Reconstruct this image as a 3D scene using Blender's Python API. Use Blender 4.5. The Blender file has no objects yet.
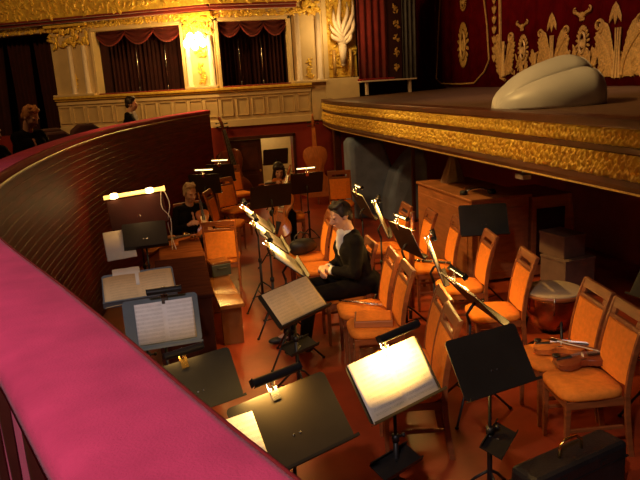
import bpy, bmesh, math, random
from mathutils import Vector, Matrix, noise
random.seed(7)
PI = math.pi
SC = bpy.context.scene
COL = SC.collection

# ------------------------------------------------------------------ camera, light, exposure
FPX = 660.0
CAM = Vector((-3.3, 0.0, 2.5))
YAW, PITCH, ROLL = math.radians(13.2), math.radians(13.6), math.radians(3.4)
FW = Vector((math.sin(YAW)*math.cos(PITCH), math.cos(YAW)*math.cos(PITCH), -math.sin(PITCH)))
R0 = Vector((math.cos(YAW), -math.sin(YAW), 0)); U0 = R0.cross(FW)
RT = R0*math.cos(ROLL) - U0*math.sin(ROLL)
UP = R0*math.sin(ROLL) + U0*math.cos(ROLL)
cd = bpy.data.cameras.new('camera'); cam = bpy.data.objects.new('camera', cd); COL.objects.link(cam)
cd.sensor_width = 36.0; cd.lens = FPX*36.0/640.0; cd.clip_start = 0.02; cd.clip_end = 100
cam.matrix_world = Matrix(((RT.x, UP.x, -FW.x, CAM.x), (RT.y, UP.y, -FW.y, CAM.y), (RT.z, UP.z, -FW.z, CAM.z), (0, 0, 0, 1)))
SC.camera = cam
SC.view_settings.view_transform = 'Standard'; SC.view_settings.look = 'None'
SC.view_settings.exposure = 0.0; SC.view_settings.gamma = 1.0; SC.view_settings.use_curve_mapping = False

w = bpy.data.worlds.new('hall_dark'); SC.world = w; w.use_nodes = True
w.node_tree.nodes['Background'].inputs[0].default_value = (1.0, 0.42, 0.2, 1)
w.node_tree.nodes['Background'].inputs[1].default_value = 0.012

def light(name, kind, loc, power, color, target=None, size=0.1, size_y=None, spot=None, blend=0.5, parent=None):
    ld = bpy.data.lights.new(name, kind); ld.energy = power; ld.color = color
    if kind == 'AREA':
        ld.size = size
        if size_y: ld.shape = 'RECTANGLE'; ld.size_y = size_y
    else:
        ld.shadow_soft_size = size
    if spot: ld.spot_size = math.radians(spot); ld.spot_blend = blend
    o = bpy.data.objects.new(name, ld); COL.objects.link(o); o.location = loc
    if target is not None:
        o.rotation_euler = (Vector(target)-Vector(loc)).to_track_quat('-Z', 'Y').to_euler()
    if parent: o.parent = parent
    return o

WARM = (1.0, 0.54, 0.12)
# the hall's chandelier, high over the stalls; a neutral balcony lamp behind the viewer; the others are added fills with no real source
light('chandelier_light', 'AREA', (-7.5, 5.5, 9.0), 60, (1.0, 0.50, 0.2), (-3, 8, 1), 3.0)
light('box_front_fill', 'SPOT', (-6.5, 6.5, 7.5), 760, (1.0, 0.52, 0.15), (-1.0, 14.2, 3.0), 0.4, spot=84, blend=0.5)  # added spot that brightens the box fronts and far wall
light('balcony_lamp', 'SPOT', (-4.9, -1.2, 5.6), 640, (1.0, 0.82, 0.82), (-3.55, 2.2, 1.6), 0.12, spot=52, blend=0.6)
light('stage_fill', 'SPOT', (-2.0, 7.0, 8.0), 700, (1.0, 0.66, 0.46), (3.3, 9.5, 2.9), 0.3, spot=50, blend=0.6)  # added unseen spot, aimed to brighten the curtain and stage
light('fascia_fill', 'SPOT', (-4.6, 7.0, 6.8), 1250, (1.0, 0.60, 0.17), (0.0, 7.0, 1.9), 0.15, spot=52, blend=0.7)  # added overhead spot brightening the gilded stage front and nearby chairs
light('pit_fill', 'AREA', (-1.9, 6.8, 6.5), 17, (1.0, 0.36, 0.1), (-1.6, 6.4, 0), 1.0)  # added soft fill over the pit, besides the stand lamps

# ------------------------------------------------------------------ materials
def mat(name, col, rough=0.6, metal=0.0, vary=0.12, scale=8.0, bump=0.0, bscale=40.0, sheen=0.0, emit=None, estr=0.0, spec=0.5, stretch=None, coat=0.0):
    m = bpy.data.materials.new(name); m.use_nodes = True
    nt = m.node_tree; b = nt.nodes['Principled BSDF']
    b.inputs['Roughness'].default_value = rough; b.inputs['Metallic'].default_value = metal
    b.inputs['Specular IOR Level'].default_value = spec
    if sheen: b.inputs['Sheen Weight'].default_value = sheen
    if coat: b.inputs['Coat Weight'].default_value = coat; b.inputs['Coat Roughness'].default_value = 0.15
    tc = nt.nodes.new('ShaderNodeTexCoord'); mp = nt.nodes.new('ShaderNodeMapping')
    nt.links.new(tc.outputs['Object'], mp.inputs['Vector'])
    if stretch: mp.inputs['Scale'].default_value = stretch
    nz = nt.nodes.new('ShaderNodeTexNoise'); nz.inputs['Scale'].default_value = scale; nz.inputs['Detail'].default_value = 5
    nt.links.new(mp.outputs[0], nz.inputs['Vector'])
    rp = nt.nodes.new('ShaderNodeValToRGB')
    lo = [max(0, c*(1-vary)) for c in col]; hi = [min(1, c*(1+vary)) for c in col]
    rp.color_ramp.elements[0].position = 0.3; rp.color_ramp.elements[1].position = 0.7
    rp.color_ramp.elements[0].color = (*lo, 1); rp.color_ramp.elements[1].color = (*hi, 1)
    nt.links.new(nz.outputs['Fac'], rp.inputs['Fac']); nt.links.new(rp.outputs[0], b.inputs['Base Color'])
    if bump:
        n2 = nt.nodes.new('ShaderNodeTexNoise'); n2.inputs['Scale'].default_value = bscale; n2.inputs['Detail'].default_value = 4
        nt.links.new(mp.outputs[0], n2.inputs['Vector'])
        bp = nt.nodes.new('ShaderNodeBump'); bp.inputs['Strength'].default_value = bump; bp.inputs['Distance'].default_value = 0.01
        nt.links.new(n2.outputs['Fac'], bp.inputs['Height']); nt.links.new(bp.outputs[0], b.inputs['Normal'])
    if emit:
        b.inputs['Emission Color'].default_value = (*emit, 1); b.inputs['Emission Strength'].default_value = estr
    return m

def page_mat(name, col, ink=0.35):
    m = mat(name, col, 0.85, vary=0.05, scale=20)
    nt = m.node_tree; b = nt.nodes['Principled BSDF']; N = nt.nodes.new; L = nt.links.new
    def math_(op, a, bb=None):
        n = N('ShaderNodeMath'); n.operation = op
        for i, v in enumerate((a, bb)):
            if v is None: continue
            if isinstance(v, (int, float)): n.inputs[i].default_value = v
            else: L(v, n.inputs[i])
        return n.outputs[0]
    tc = N('ShaderNodeTexCoord'); sp = N('ShaderNodeSeparateXYZ'); L(tc.outputs['Object'], sp.inputs[0])
    yy = math_('ADD', sp.outputs[1], 2.0); xx = math_('ABSOLUTE', sp.outputs[0])
    fr = math_('FRACT', math_('MULTIPLY', yy, 1/0.027))
    st = math_('LESS_THAN', fr, 0.55)
    ln = math_('LESS_THAN', math_('FRACT', math_('MULTIPLY', fr, 1/0.11)), 0.28)
    nz = N('ShaderNodeTexNoise'); nz.inputs['Scale'].default_value = 260; L(tc.outputs['Object'], nz.inputs['Vector'])
    nt2 = math_('MULTIPLY', math_('GREATER_THAN', nz.outputs['Fac'], 0.62), math_('LESS_THAN', fr, 0.62))
    inx = math_('MULTIPLY', math_('GREATER_THAN', xx, 0.015), math_('LESS_THAN', xx, 0.205))
    iny = math_('LESS_THAN', math_('ABSOLUTE', sp.outputs[1]), 0.135)
    msk = math_('MULTIPLY', math_('MULTIPLY', math_('MAXIMUM', math_('MULTIPLY', st, ln), nt2), inx), iny)
    fac = math_('MULTIPLY', msk, ink*1.25)
    mx = N('ShaderNodeMix'); mx.data_type = 'RGBA'
    src = b.inputs['Base Color'].links[0].from_socket
    L(fac, mx.inputs['Factor']); L(src, mx.inputs['A']); mx.inputs['B'].default_value = (0.05, 0.04, 0.035, 1)
    L(mx.outputs['Result'], b.inputs['Base Color'])
    return m

M = {}
M['velvet'] = mat('red velvet', (0.62, 0.055, 0.14), 0.95, vary=0.14, scale=9, bump=0.25, bscale=220, sheen=0.08, spec=0.05)
M['velvet_edge'] = mat('dark red velvet edging', (0.24, 0.016, 0.02), 0.8, vary=0.15, bump=0.2, bscale=150, spec=0.2)
M['slat'] = mat('polished mahogany panelling', (0.12, 0.009, 0.006), 0.58, vary=0.35, scale=3, stretch=(1, 1, 8), spec=0.16)
M['floor'] = mat('worn red brown pit floor', (0.30, 0.042, 0.011), 0.4, vary=0.22, scale=3.0, bump=0.08, bscale=15)
M['hallfloor'] = mat('dark red carpet', (0.10, 0.012, 0.012), 0.95, vary=0.2, scale=30)
M['stagefloor'] = mat('worn stage boards', (0.12, 0.06, 0.038), 0.6, vary=0.25, scale=4, stretch=(1, 6, 1))
M['darkwood'] = mat('dark stained wood', (0.07, 0.018, 0.009), 0.4, vary=0.3, scale=5, stretch=(1, 5, 1))
M['fascia'] = mat('reddish brown lacquered board', (0.085, 0.024, 0.011), 0.4, vary=0.25, scale=4, stretch=(4, 1, 1))
M['gold'] = mat('gilded plaster', (1.0, 0.60, 0.10), 0.4, 0.2, vary=0.25, scale=14, bump=0.3, bscale=60)
M['golddull'] = mat('dull gold thread', (0.56, 0.33, 0.09), 0.6, 0.25, vary=0.3, scale=30, bump=0.5, bscale=120)
M['goldbright'] = mat('pale gold braid', (0.66, 0.43, 0.15), 0.5, 0.3, vary=0.2, scale=30)
M['cream'] = mat('cream painted plaster', (0.72, 0.56, 0.30), 0.5, vary=0.08, scale=4)
M['creamdeep'] = mat('cream panel field', (0.62, 0.46, 0.23), 0.55, vary=0.08, scale=4)
M['whiteplaster'] = mat('white plaster ornament', (0.74, 0.62, 0.50), 0.6, vary=0.06)
M['redwall'] = mat('dark red painted wall', (0.30, 0.03, 0.018), 0.6, vary=0.2, scale=3)
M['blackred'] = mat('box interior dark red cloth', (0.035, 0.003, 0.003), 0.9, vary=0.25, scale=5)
M['drape'] = mat('crimson drapery', (0.20, 0.010, 0.010), 0.85, vary=0.2, scale=8, sheen=0.3)
M['valance'] = mat('dark crimson valance', (0.075, 0.004, 0.004), 0.9, vary=0.2)
M['curtain'] = mat('deep red stage curtain', (0.10, 0.002, 0.004), 0.9, vary=0.25, scale=4, spec=0.02)
M['black'] = mat('black painted metal', (0.012, 0.011, 0.011), 0.45, vary=0.3, spec=0.4)
M['deskblack'] = mat('black enamelled desk plate', (0.024, 0.018, 0.012), 0.42, vary=0.3, scale=3, spec=0.5)
M['deskgrey'] = mat('grey enamelled desk plate', (0.13, 0.16, 0.18), 0.45, vary=0.12, scale=6)
M['chrome'] = mat('bright steel', (0.75, 0.75, 0.75), 0.22, 1.0, vary=0.05)
M['brass'] = mat('polished brass', (0.85, 0.55, 0.18), 0.25, 1.0, vary=0.1)
M['orange'] = mat('orange woven upholstery', (0.82, 0.25, 0.03), 0.85, vary=0.1, scale=30, bump=0.2, bscale=180, spec=0.2)
M['chairwood'] = mat('brown lacquered beech', (0.25, 0.07, 0.02), 0.4, vary=0.25, scale=6, stretch=(1, 1, 5))
M['casewood'] = mat('brown veneer', (0.42, 0.15, 0.05), 0.45, vary=0.2, scale=4, stretch=(1, 1, 5))
M['benchwood'] = mat('shiny brown bench wood', (0.17, 0.06, 0.018), 0.22, spec=0.6, vary=0.25, scale=4)
M['tablewood'] = mat('brown table wood', (0.20, 0.06, 0.018), 0.6, spec=0.0, vary=0.3, scale=4, stretch=(1, 5, 1))
M['darkcase'] = mat('dark brown case wood', (0.045, 0.014, 0.008), 0.7, spec=0.0, vary=0.3, scale=4, stretch=(1, 5, 1))
M['page'] = page_mat('printed music page', (0.80, 0.74, 0.62))
M['pagetan'] = page_mat('yellowed music page', (0.80, 0.58, 0.29), 0.2)
M['pagewhite'] = page_mat('white music page', (0.84, 0.80, 0.78), 0.32)
M['paper'] = mat('plain paper', (0.78, 0.70, 0.55), 0.85, vary=0.05)
M['violin'] = mat('orange varnished spruce', (0.50, 0.15, 0.03), 0.3, vary=0.25, scale=10, stretch=(1, 8, 1), coat=0.5)
M['violinmid'] = mat('red brown varnish', (0.30, 0.07, 0.018), 0.35, vary=0.25, scale=8)
M['violindark'] = mat('dark brown varnish', (0.20, 0.045, 0.015), 0.3, vary=0.25, scale=10, coat=0.5)
M['ebony'] = mat('ebony', (0.015, 0.012, 0.01), 0.35, vary=0.2)
M['string'] = mat('wound string', (0.6, 0.55, 0.45), 0.35, 0.8, vary=0.05)
M['hair_white'] = mat('white horsehair', (0.8, 0.74, 0.6), 0.6, vary=0.1)
M['skin'] = mat('skin', (0.62, 0.34, 0.22), 0.55, vary=0.08, scale=12, spec=0.3)
M['suit'] = mat('black wool', (0.0065, 0.005, 0.005), 0.85, vary=0.25, scale=25, spec=0.1)
M['shirt'] = mat('white cotton', (0.82, 0.78, 0.70), 0.8, vary=0.05)
M['blouse'] = mat('pale blouse', (0.62, 0.50, 0.38), 0.8, vary=0.08)
M['hairdark'] = mat('dark brown hair', (0.022, 0.011, 0.007), 0.55, vary=0.4, scale=40, stretch=(1, 1, 0.2))
M['hairgrey'] = mat('grey blond hair', (0.42, 0.28, 0.15), 0.6, vary=0.25, scale=40)
M['hairblond'] = mat('reddish blond hair', (0.40, 0.17, 0.05), 0.6, vary=0.25, scale=40)
M['eye'] = mat('dark eye', (0.02, 0.012, 0.01), 0.2, vary=0.1)
M['lip'] = mat('lips', (0.45, 0.16, 0.12), 0.5, vary=0.1)
M['bluegrey'] = mat('slate blue cloth cover', (0.17, 0.24, 0.42), 0.9, vary=0.2, scale=4, sheen=0.2)
M['greydrape'] = mat('dark grey drape cloth', (0.10, 0.10, 0.11), 0.9, vary=0.2)
M['tan'] = mat('beige cloth', (0.23, 0.13, 0.08), 0.9, vary=0.15)
M['copper'] = mat('copper kettle', (0.75, 0.32, 0.12), 0.25, 1.0, vary=0.15)
M['skinhead'] = mat('calfskin drumhead', (0.50, 0.36, 0.20), 0.7, vary=0.12)
M['shell'] = mat('grey white lacquered shell', (0.62, 0.60, 0.63), 0.38, vary=0.07, scale=3)
M['leather'] = mat('black leather', (0.014, 0.012, 0.012), 0.5, vary=0.3, bump=0.3, bscale=90)
M['bagblue'] = mat('dark green grey case', (0.03, 0.035, 0.03), 0.45, vary=0.2)
M['cable'] = mat('grey white cable', (0.55, 0.5, 0.48), 0.5, vary=0.05)
M['lampglow'] = mat('lit lamp tube', (1, 0.8, 0.5), 0.5, emit=(1.0, 0.50, 0.10), estr=2.2)
M['hotglow'] = mat('lit lamp bulb', (1, 0.8, 0.5), 0.5, emit=(1.0, 0.66, 0.22), estr=14.0)
M['sconceglow'] = mat('lit sconce globe', (1, 0.8, 0.5), 0.5, emit=(1.0, 0.60, 0.16), estr=60.0)
M['bulb'] = mat('lit stand lamp tube', (1, 0.8, 0.5), 0.5, emit=(1.0, 0.66, 0.25), estr=5.0)
M['whiteplastic'] = mat('white plastic housing', (0.7, 0.68, 0.64), 0.45, vary=0.05)
M['corridor'] = mat('cream corridor wall', (0.75, 0.58, 0.30), 0.7, vary=0.06)
M['seatdark'] = mat('dark plush seat', (0.045, 0.012, 0.010), 0.85, vary=0.25)

# ------------------------------------------------------------------ mesh helpers
I4 = Matrix.Identity(4)
class MB:
    def __init__(s): s.bm = bmesh.new()
    def box(s, x0, x1, y0, y1, z0, z1, m=I4):
        vs = [s.bm.verts.new(m @ Vector(p)) for p in ((x0,y0,z0),(x1,y0,z0),(x1,y1,z0),(x0,y1,z0),(x0,y0,z1),(x1,y0,z1),(x1,y1,z1),(x0,y1,z1))]
        for f in ((3,2,1,0),(4,5,6,7),(0,1,5,4),(1,2,6,5),(2,3,7,6),(3,0,4,7)): s.bm.faces.new([vs[i] for i in f])
        return s
    def ring(s, pts): return [s.bm.verts.new(Vector(p)) for p in pts]
    def skin(s, rings, cap=True, closed=True):
        for a, b in zip(rings, rings[1:]):
            n = len(a)
            for i in range(n if closed else n-1):
                j = (i+1) % n
                s.bm.faces.new((a[i], a[j], b[j], b[i]))
        if cap and closed:
            s.bm.faces.new(list(reversed(rings[0]))); s.bm.faces.new(rings[-1])
        return s
    def tube(s, pts, r, n=8, closed=False):
        pts = [Vector(p) for p in pts]; N = len(pts)
        rs = r if isinstance(r, (list, tuple)) else [r]*N
        rings = []; prev = None
        for i, p in enumerate(pts):
            if closed: t = pts[(i+1) % N]-pts[i-1]
            else: t = pts[min(i+1, N-1)]-pts[max(i-1, 0)]
            t.normalize()
            if prev is None: a = t.orthogonal().normalized()
            else:
                a = prev - t*prev.dot(t)
                a = a.normalized() if a.length > 1e-6 else t.orthogonal().normalized()
            prev = a; b = t.cross(a)
            rings.append(s.ring([p + (a*math.cos(2*PI*k/n)+b*math.sin(2*PI*k/n))*rs[i] for k in range(n)]))
        if closed: s.skin(rings+[rings[0]], cap=False)
        else: s.skin(rings)
        return s
    def lathe(s, prof, n=24, m=I4):
        rings = [s.ring([m @ Vector((r*math.cos(2*PI*k/n), r*math.sin(2*PI*k/n), z)) for k in range(n)]) for r, z in prof]
        return s.skin(rings)
    def loft(s, secs):
        return s.skin([s.ring(q) for q in secs])
    def prism(s, poly, z0, z1, m=I4):
        return s.loft([[m @ Vector((x, y, z0)) for x, y in poly], [m @ Vector((x, y, z1)) for x, y in poly]])
    def ball(s, c, r, m=I4, sub=2):
        sc = r if isinstance(r, (tuple, list)) else (r, r, r)
        bmesh.ops.create_icosphere(s.bm, subdivisions=sub, radius=1.0, matrix=m @ Matrix.Translation(Vector(c)) @ Matrix.Diagonal((*sc, 1)))
        return s
    def cap(s, a, b, r0, r1=None, n=12):
        r1 = r0 if r1 is None else r1
        a, b = Vector(a), Vector(b)
        s.tube([a, b], [r0, r1], n)
        s.ball(a, r0, sub=2); s.ball(b, r1, sub=2)
        return s
    def grid(s, nu, nv, fn):
        vs = [[s.bm.verts.new(Vector(fn(i/nu, j/nv))) for j in range(nv+1)] for i in range(nu+1)]
        for i in range(nu):
            for j in range(nv): s.bm.faces.new((vs[i][j], vs[i+1][j], vs[i+1][j+1], vs[i][j+1]))
        return s
    def build(s, name, m, parent=None, bevel=0.0, smooth=False, solid=0.0, world=None, recalc=True):
        if recalc: bmesh.ops.recalc_face_normals(s.bm, faces=s.bm.faces)
        me = bpy.data.meshes.new(name); s.bm.to_mesh(me); s.bm.free()
        me.materials.append(m)
        if smooth: me.shade_smooth()
        o = bpy.data.objects.new(name, me); COL.objects.link(o)
        if parent: o.parent = parent
        if world is not None: o.matrix_world = world
        if solid:
            q = o.modifiers.new('solid', 'SOLIDIFY'); q.thickness = solid; q.offset = 0
        if bevel:
            q = o.modifiers.new('bevel', 'BEVEL'); q.width = bevel; q.segments = 2; q.limit_method = 'ANGLE'
        return o

def tag(o, label=None, cat=None, group=None, kind=None):
    if label: o['label'] = label
    if cat: o['category'] = cat
    if group: o['group'] = group
    if kind: o['kind'] = kind
    return o
def thing(name, label, cat, loc=(0, 0, 0), rz=0.0, group=None, mw=None):
    o = bpy.data.objects.new(name, None); o.empty_display_size = 0.1; COL.objects.link(o)
    o.location = loc; o.rotation_euler = (0, 0, rz)
    if mw is not None: o.matrix_world = mw
    return tag(o, label, cat, group)
def dup(root, loc=None, rz=None, label=None, group=None, mw=None):
    r = root.copy(); COL.objects.link(r)
    if loc is not None: r.location = loc
    if rz is not None: r.rotation_euler = (0, 0, rz)
    if mw is not None: r.matrix_world = mw
    if label: r['label'] = label
    if group: r['group'] = group
    def rec(src, dst):
        for ch in list(src.children):
            if ch.type == 'LIGHT': continue
            c = ch.copy(); COL.objects.link(c); c.parent = dst; rec(ch, c)
    rec(root, r)
    return r
def on_x(px, py, X):
    d = FW + RT*((px-320)/FPX) - UP*((py-240)/FPX)
    return CAM + d*((X-CAM.x)/d.x)
class Frame:        # a vertical wall plane: s along it, z up, o out towards the hall
    def __init__(f, org, u):
        f.o = Vector((*org, 0)); f.u = Vector((*u, 0)).normalized()
        f.n = Vector((f.u.y, -f.u.x, 0))
        if f.n.y > 0: f.n = -f.n
        f.m = Matrix(((f.u.x, f.n.x, 0, f.o.x), (f.u.y, f.n.y, 0, f.o.y), (0, 0, 1, 0), (0, 0, 0, 1)))
    def box(f, mb, s0, s1, z0, z1, o0, o1): return mb.box(s0, s1, o0, o1, z0, z1, f.m)
    def p(f, s, z, o=0): return f.o + f.u*s + f.n*o + Vector((0, 0, z))

# ------------------------------------------------------------------ setting: floors and walls
tag(MB().box(-5.2, 2.6, -1.5, 14.0, -0.1, 0.0).build('floor', M['floor']), kind='structure')

RAILP = [(-2.0,13.85),(-2.22,13.45),(-2.75,12.4),(-3.22,11.24),(-3.77,9.49),(-4.11,7.65),(-4.27,5.85),(-4.27,4.37),(-4.12,3.2),(-3.85,2.4),(-3.553,1.66),(-3.388,1.24),(-3.284,.96),(-3.164,.66),(-2.89,.0),(-2.57,-.8)]
def smooth_path(p, n):
    p = [Vector((x, y, 0)) for x, y in p]; out = []
    for i in range(len(p)-1):
        a, b, c, d = p[max(i-1, 0)], p[i], p[i+1], p[min(i+2, len(p)-1)]
        k = max(2, int((c-b).length/n))
        for j in range(k):
            t = j/k
            out.append(0.5*((2*b)+(c-a)*t+(2*a-5*b+4*c-d)*t*t+(3*b-a-3*c+d)*t**3))
    out.append(p[-1]); return out
RP = smooth_path(RAILP[1:], 0.12)
def sweep(mb, path, prof, cap=True):       # prof: (inward offset, z), inward = towards the pit
    rings = []
    for i, p in enumerate(path):
        t = (path[min(i+1, len(path)-1)]-path[max(i-1, 0)]).normalized()
        nrm = Vector((-t.y, t.x, 0))       # path runs towards the viewer: left of travel is the pit
        rings.append(mb.ring([p + nrm*o + Vector((0, 0, z)) for o, z in prof]))
    return mb.skin(rings, cap=cap)
# curved panelled pit wall below the rail
prof = [(-0.16, 0.0)]
z = 0.0
pin = []
while z < 1.93:
    pin += [(-0.0215, z), (-0.018, z+0.003), (-0.0185, z+0.062), (-0.0215, z+0.065)]
    z += 0.07
prof = [(-0.16, 0.0)] + pin + [(-0.03, 1.97), (-0.16, 1.97)]
tag(sweep(MB(), RP, prof).build('wall_left', M['slat'], bevel=0.0), kind='structure')
# the velvet covered rail
rail = thing('velvet_handrail', 'long curved rail padded in red velvet, sweeping round the orchestra pit from the lower left', 'railing', (RP[0].x, RP[0].y, 0))
rail_inv = Matrix.Translation((-RP[0].x, -RP[0].y, 0))
def railpart(name, m, prof, **k):
    mb = sweep(MB(), RP, prof); bmesh.ops.transform(mb.bm, matrix=rail_inv, verts=mb.bm.verts)
    return mb.build(name, m, rail, smooth=True, **k)
railpart('velvet_pad', M['velvet'], [(-0.232, 1.99), (-0.232, 2.03), (-0.222, 2.045), (-0.19, 2.053), (-0.12, 2.056), (-0.03, 2.053), (-0.016, 2.048), (-0.016, 1.99)])
railpart('edge_binding', M['velvet_edge'], [(-0.016, 1.985), (-0.016, 2.046), (-0.010, 2.046), (-0.003, 2.040), (0.0, 2.03), (0.0, 1.985)])
railpart('wood_moulding', M['chairwood'], [(-0.22, 1.955), (-0.22, 1.987), (0.004, 1.987), (0.006, 1.97), (-0.012, 1.955)])
NEAR = [p for p in RP if p.y < 2.2]
mb = sweep(MB(), NEAR, [(-0.175, 1.1), (-0.175, 1.955), (-0.162, 1.955), (-0.162, 1.1)]); bmesh.ops.transform(mb.bm, matrix=rail_inv, verts=mb.bm.verts); mb.build('outer_panel', M['velvet'], rail)
for i in range(0, 2*len(NEAR)-2, 4):
    a, b = NEAR[i//2], NEAR[i//2+1]
    if i % 2: a = a.lerp(b, .5)
    t_ = (b-a).normalized(); n_ = Vector((-t_.y, t_.x, 0)); c_ = a-n_*.188
    mm = rail_inv @ Matrix(((t_.x, n_.x, 0, c_.x), (t_.y, n_.y, 0, c_.y), (0, 0, 1, 0), (0, 0, 0, 1)))
    MB().loft([[mm @ Vector((x*r, y*r, z)) for x, y in ((-1, -1), (1, -1), (1, 1), (-1, 1))] for z, r in ((1.1, .011), (1.3, .014), (1.55, .009), (1.8, .013), (1.955, .012))]).build('baluster', M['darkwood'], rail, bevel=.003)
# hall floor behind the rail
tag(MB().prism([(p.x-0.13, p.y) for p in RP]+[(-2.6, -4), (-12, -4), (-12, 18), (-3.4, 18), (-2.4, 14.05)], 0.95, 1.05).build('floor.001', M['hallfloor']), kind='structure')

FR = Frame((-1.97, 14.0), (1, 0))          # proscenium side of the far wall, s to the right
FL = Frame((-1.97, 14.0), (-0.878, 0.48))  # boxes receding to the left
# lower far wall with the doorway
mb = MB(); DX0, DX1, DZ = 0.10, 1.48, 1.37
FR.box(mb, -1.0, DX0, 0, 1.66, -0.25, 0); FR.box(mb, DX1, 1.95, 0, 1.66, -0.25, 0); FR.box(mb, DX0, DX1, DZ, 1.66, -0.25, 0)
FR.box(mb, 1.95, 4.6, 0, 1.98, -0.25, -0.02)
tag(mb.build('wall_back', M['redwall']), kind='structure')
mb = MB(); FL.box(mb, -0.1, 8.5, 1.0, 1.66, -0.3, 0); tag(mb.build('wall_back.001', M['redwall']), kind='structure')
mb = MB(); FR.box(mb, DX0-0.06, DX0, 0, DZ+0.06, -0.02, 0.03); FR.box(mb, DX1, DX1+0.06, 0, DZ+0.06, -0.02, 0.03); FR.box(mb, DX0-0.06, DX1+0.06, DZ, DZ+0.07, -0.02, 0.03)
door = mb.build('door_1', M['darkwood'], bevel=0.006); tag(door, kind='structure')
mb = MB(); FR.box(mb, DX0+0.01, 0.80, 0.01, DZ-0.01, -0.09, -0.04)
for a, b in ((0.08, 0.62), (0.72, 1.28)): FR.box(mb, DX0+0.09, 0.72, a, b, -0.04, -0.03)
mb.build('door_leaf', M['darkwood'], door, bevel=0.005)
MB().ball(FR.p(0.74, 0.7, 0.0), 0.025).build('door_handle', M['brass'], door, smooth=True)
# lit corridor beyond the doorway
mb = MB(); FR.box(mb, 0.0, 2.4, 0, 1.66, -1.9, -1.8); FR.box(mb, -0.1, 0.0, 0, 1.66, -1.9, -0.25); FR.box(mb, 2.4, 2.5, 0, 1.66, -1.9, -0.25); FR.box(mb, 0, 2.4, 1.6, 1.66, -1.9, -0.25); FR.box(mb, 0, 2.4, -0.1, 0.0, -1.9, 0)
tag(mb.build('wall_corridor', M['corridor']), kind='structure')
light('corridor_light', 'POINT', FR.p(1.1, 1.50, -1.2), 8, (1.0, 0.72, 0.34), None, 0.08)
# under-stage back wall
tag(MB().box(2.4, 2.6, -1.5, 13.95, 0, 1.9).build('wall_right', M['redwall']), kind='structure')

# ------------------------------------------------------------------ stage with gilded front
def edge_x(y): return 0.0 if y < 11.8 else 0.11*(y-11.8)**1.6/ (2.2**0.6)
YS = [-1.5+i*0.25 for i in range(63)]; YS = [y for y in YS if y < 13.98]+[13.98]
stage = thing('stage_platform', 'raised stage with brown boards and two gilded carved bands along its front', 'stage', (0, 0, 0))
mb = MB(); rings = []
for y in YS:
    x = edge_x(y); rings.append(mb.ring([(x+0.05, y, 2.0), (x+0.05, y, 2.085), (3.6, y, 2.17), (4.6, y, 2.2), (4.6, y, 2.1), (2.6, y, 2.0)]))
mb.skin(rings).build('stage_boards', M['stagefloor'], stage)
def strip(name, m, prof, **k):
    mb = MB(); rings = [mb.ring([(edge_x(y)+o, y, zz) for o, zz in prof]) for y in YS]
    return mb.skin(rings).build(name, m, stage, **k)
strip('top_board', M['fascia'], [(-0.05, 2.035), (-0.055, 2.05), (-0.055, 2.095), (-0.045, 2.105), (0.16, 2.108), (0.16, 2.035)])
strip('recess_board', M['darkwood'], [(0.02, 1.55), (0.0, 2.04), (0.16, 2.04), (0.16, 1.55)])
strip('middle_board', M['fascia'], [(-0.02, 1.845), (-0.03, 1.86), (-0.03, 1.895), (-0.02, 1.905), (0.03, 1.905), (0.03, 1.845)])
strip('bottom_board', M['fascia'], [(-0.035, 1.58), (-0.05, 1.62), (-0.04, 1.665), (0.03, 1.665), (0.03, 1.58)])
strip('brass_edging', M['goldbright'], [(-0.045, 1.568), (-0.045, 1.582), (0.0, 1.582), (0.0, 1.568)])
def relief(name, z0, z1, cell, depth, style):
    ya, yb = 0.6, 13.9; nu = 3000; nv = 18 if style else 12
    def fn(u, v):
        y = ya+(yb-ya)*u; t = v*2-1
        rows = ((-.5, .062, 0), (.5, .062, .5)) if style == 0 else ((-.66, .075, 0), (0.0, .075, .5), (.66, .075, 0))
        h = 0.0
        for tr, cw, sh in rows:          # staggered rows of curled leaves
            k = (y/cw+sh) % 1.0; q = (k-.5)*2; e = (t-tr-.16*math.sin(y*31))/(.85 if style == 0 else .62)
            tip = .95-.35*max(0, e)
            b_ = 1-(q/tip)**2-e*e
            if b_ > 0: h = max(h, b_**.6*(.8+.2*math.cos(q*8+e*3)))
        h = max(h*(0.9+0.4*noise.noise(Vector((y*40, v*6, style*7)))), .12)
        return (edge_x(y)+0.0-max(0, h)*depth-0.004, y, z0+(z1-z0)*v)
    return MB().grid(nu, nv, fn).build(name, M['gold'], stage, smooth=True)
relief('upper_gilded_garland', 1.905, 2.035, 0.095, 0.06, 0)
relief('lower_gilded_leaf_band', 1.665, 1.848, 0.125, 0.07, 1)
strip('soffit', M['darkwood'], [(0.03, 1.55), (0.03, 1.6), (2.38, 1.98), (2.38, 1.91)])
# slim props under the stage edge
for (x, y, r, lb) in ((0.22, 13.0, 0.07, 'thick dark post under the far end of the stage'), (0.9, 10.6, 0.03, 'thin dark post under the stage behind the covered harp')):
    t = thing('stage_post', lb, 'post', (x, y, 0))
    MB().box(-r, r, -r, r, 0, 1.55 if x < .5 else 1.68).build('shaft', M['darkwood'], t, bevel=0.008)
    MB().box(-r*1.4, r*1.4, -r*1.4, r*1.4, 0, 0.04).build('foot_plate', M['black'], t)

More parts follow.
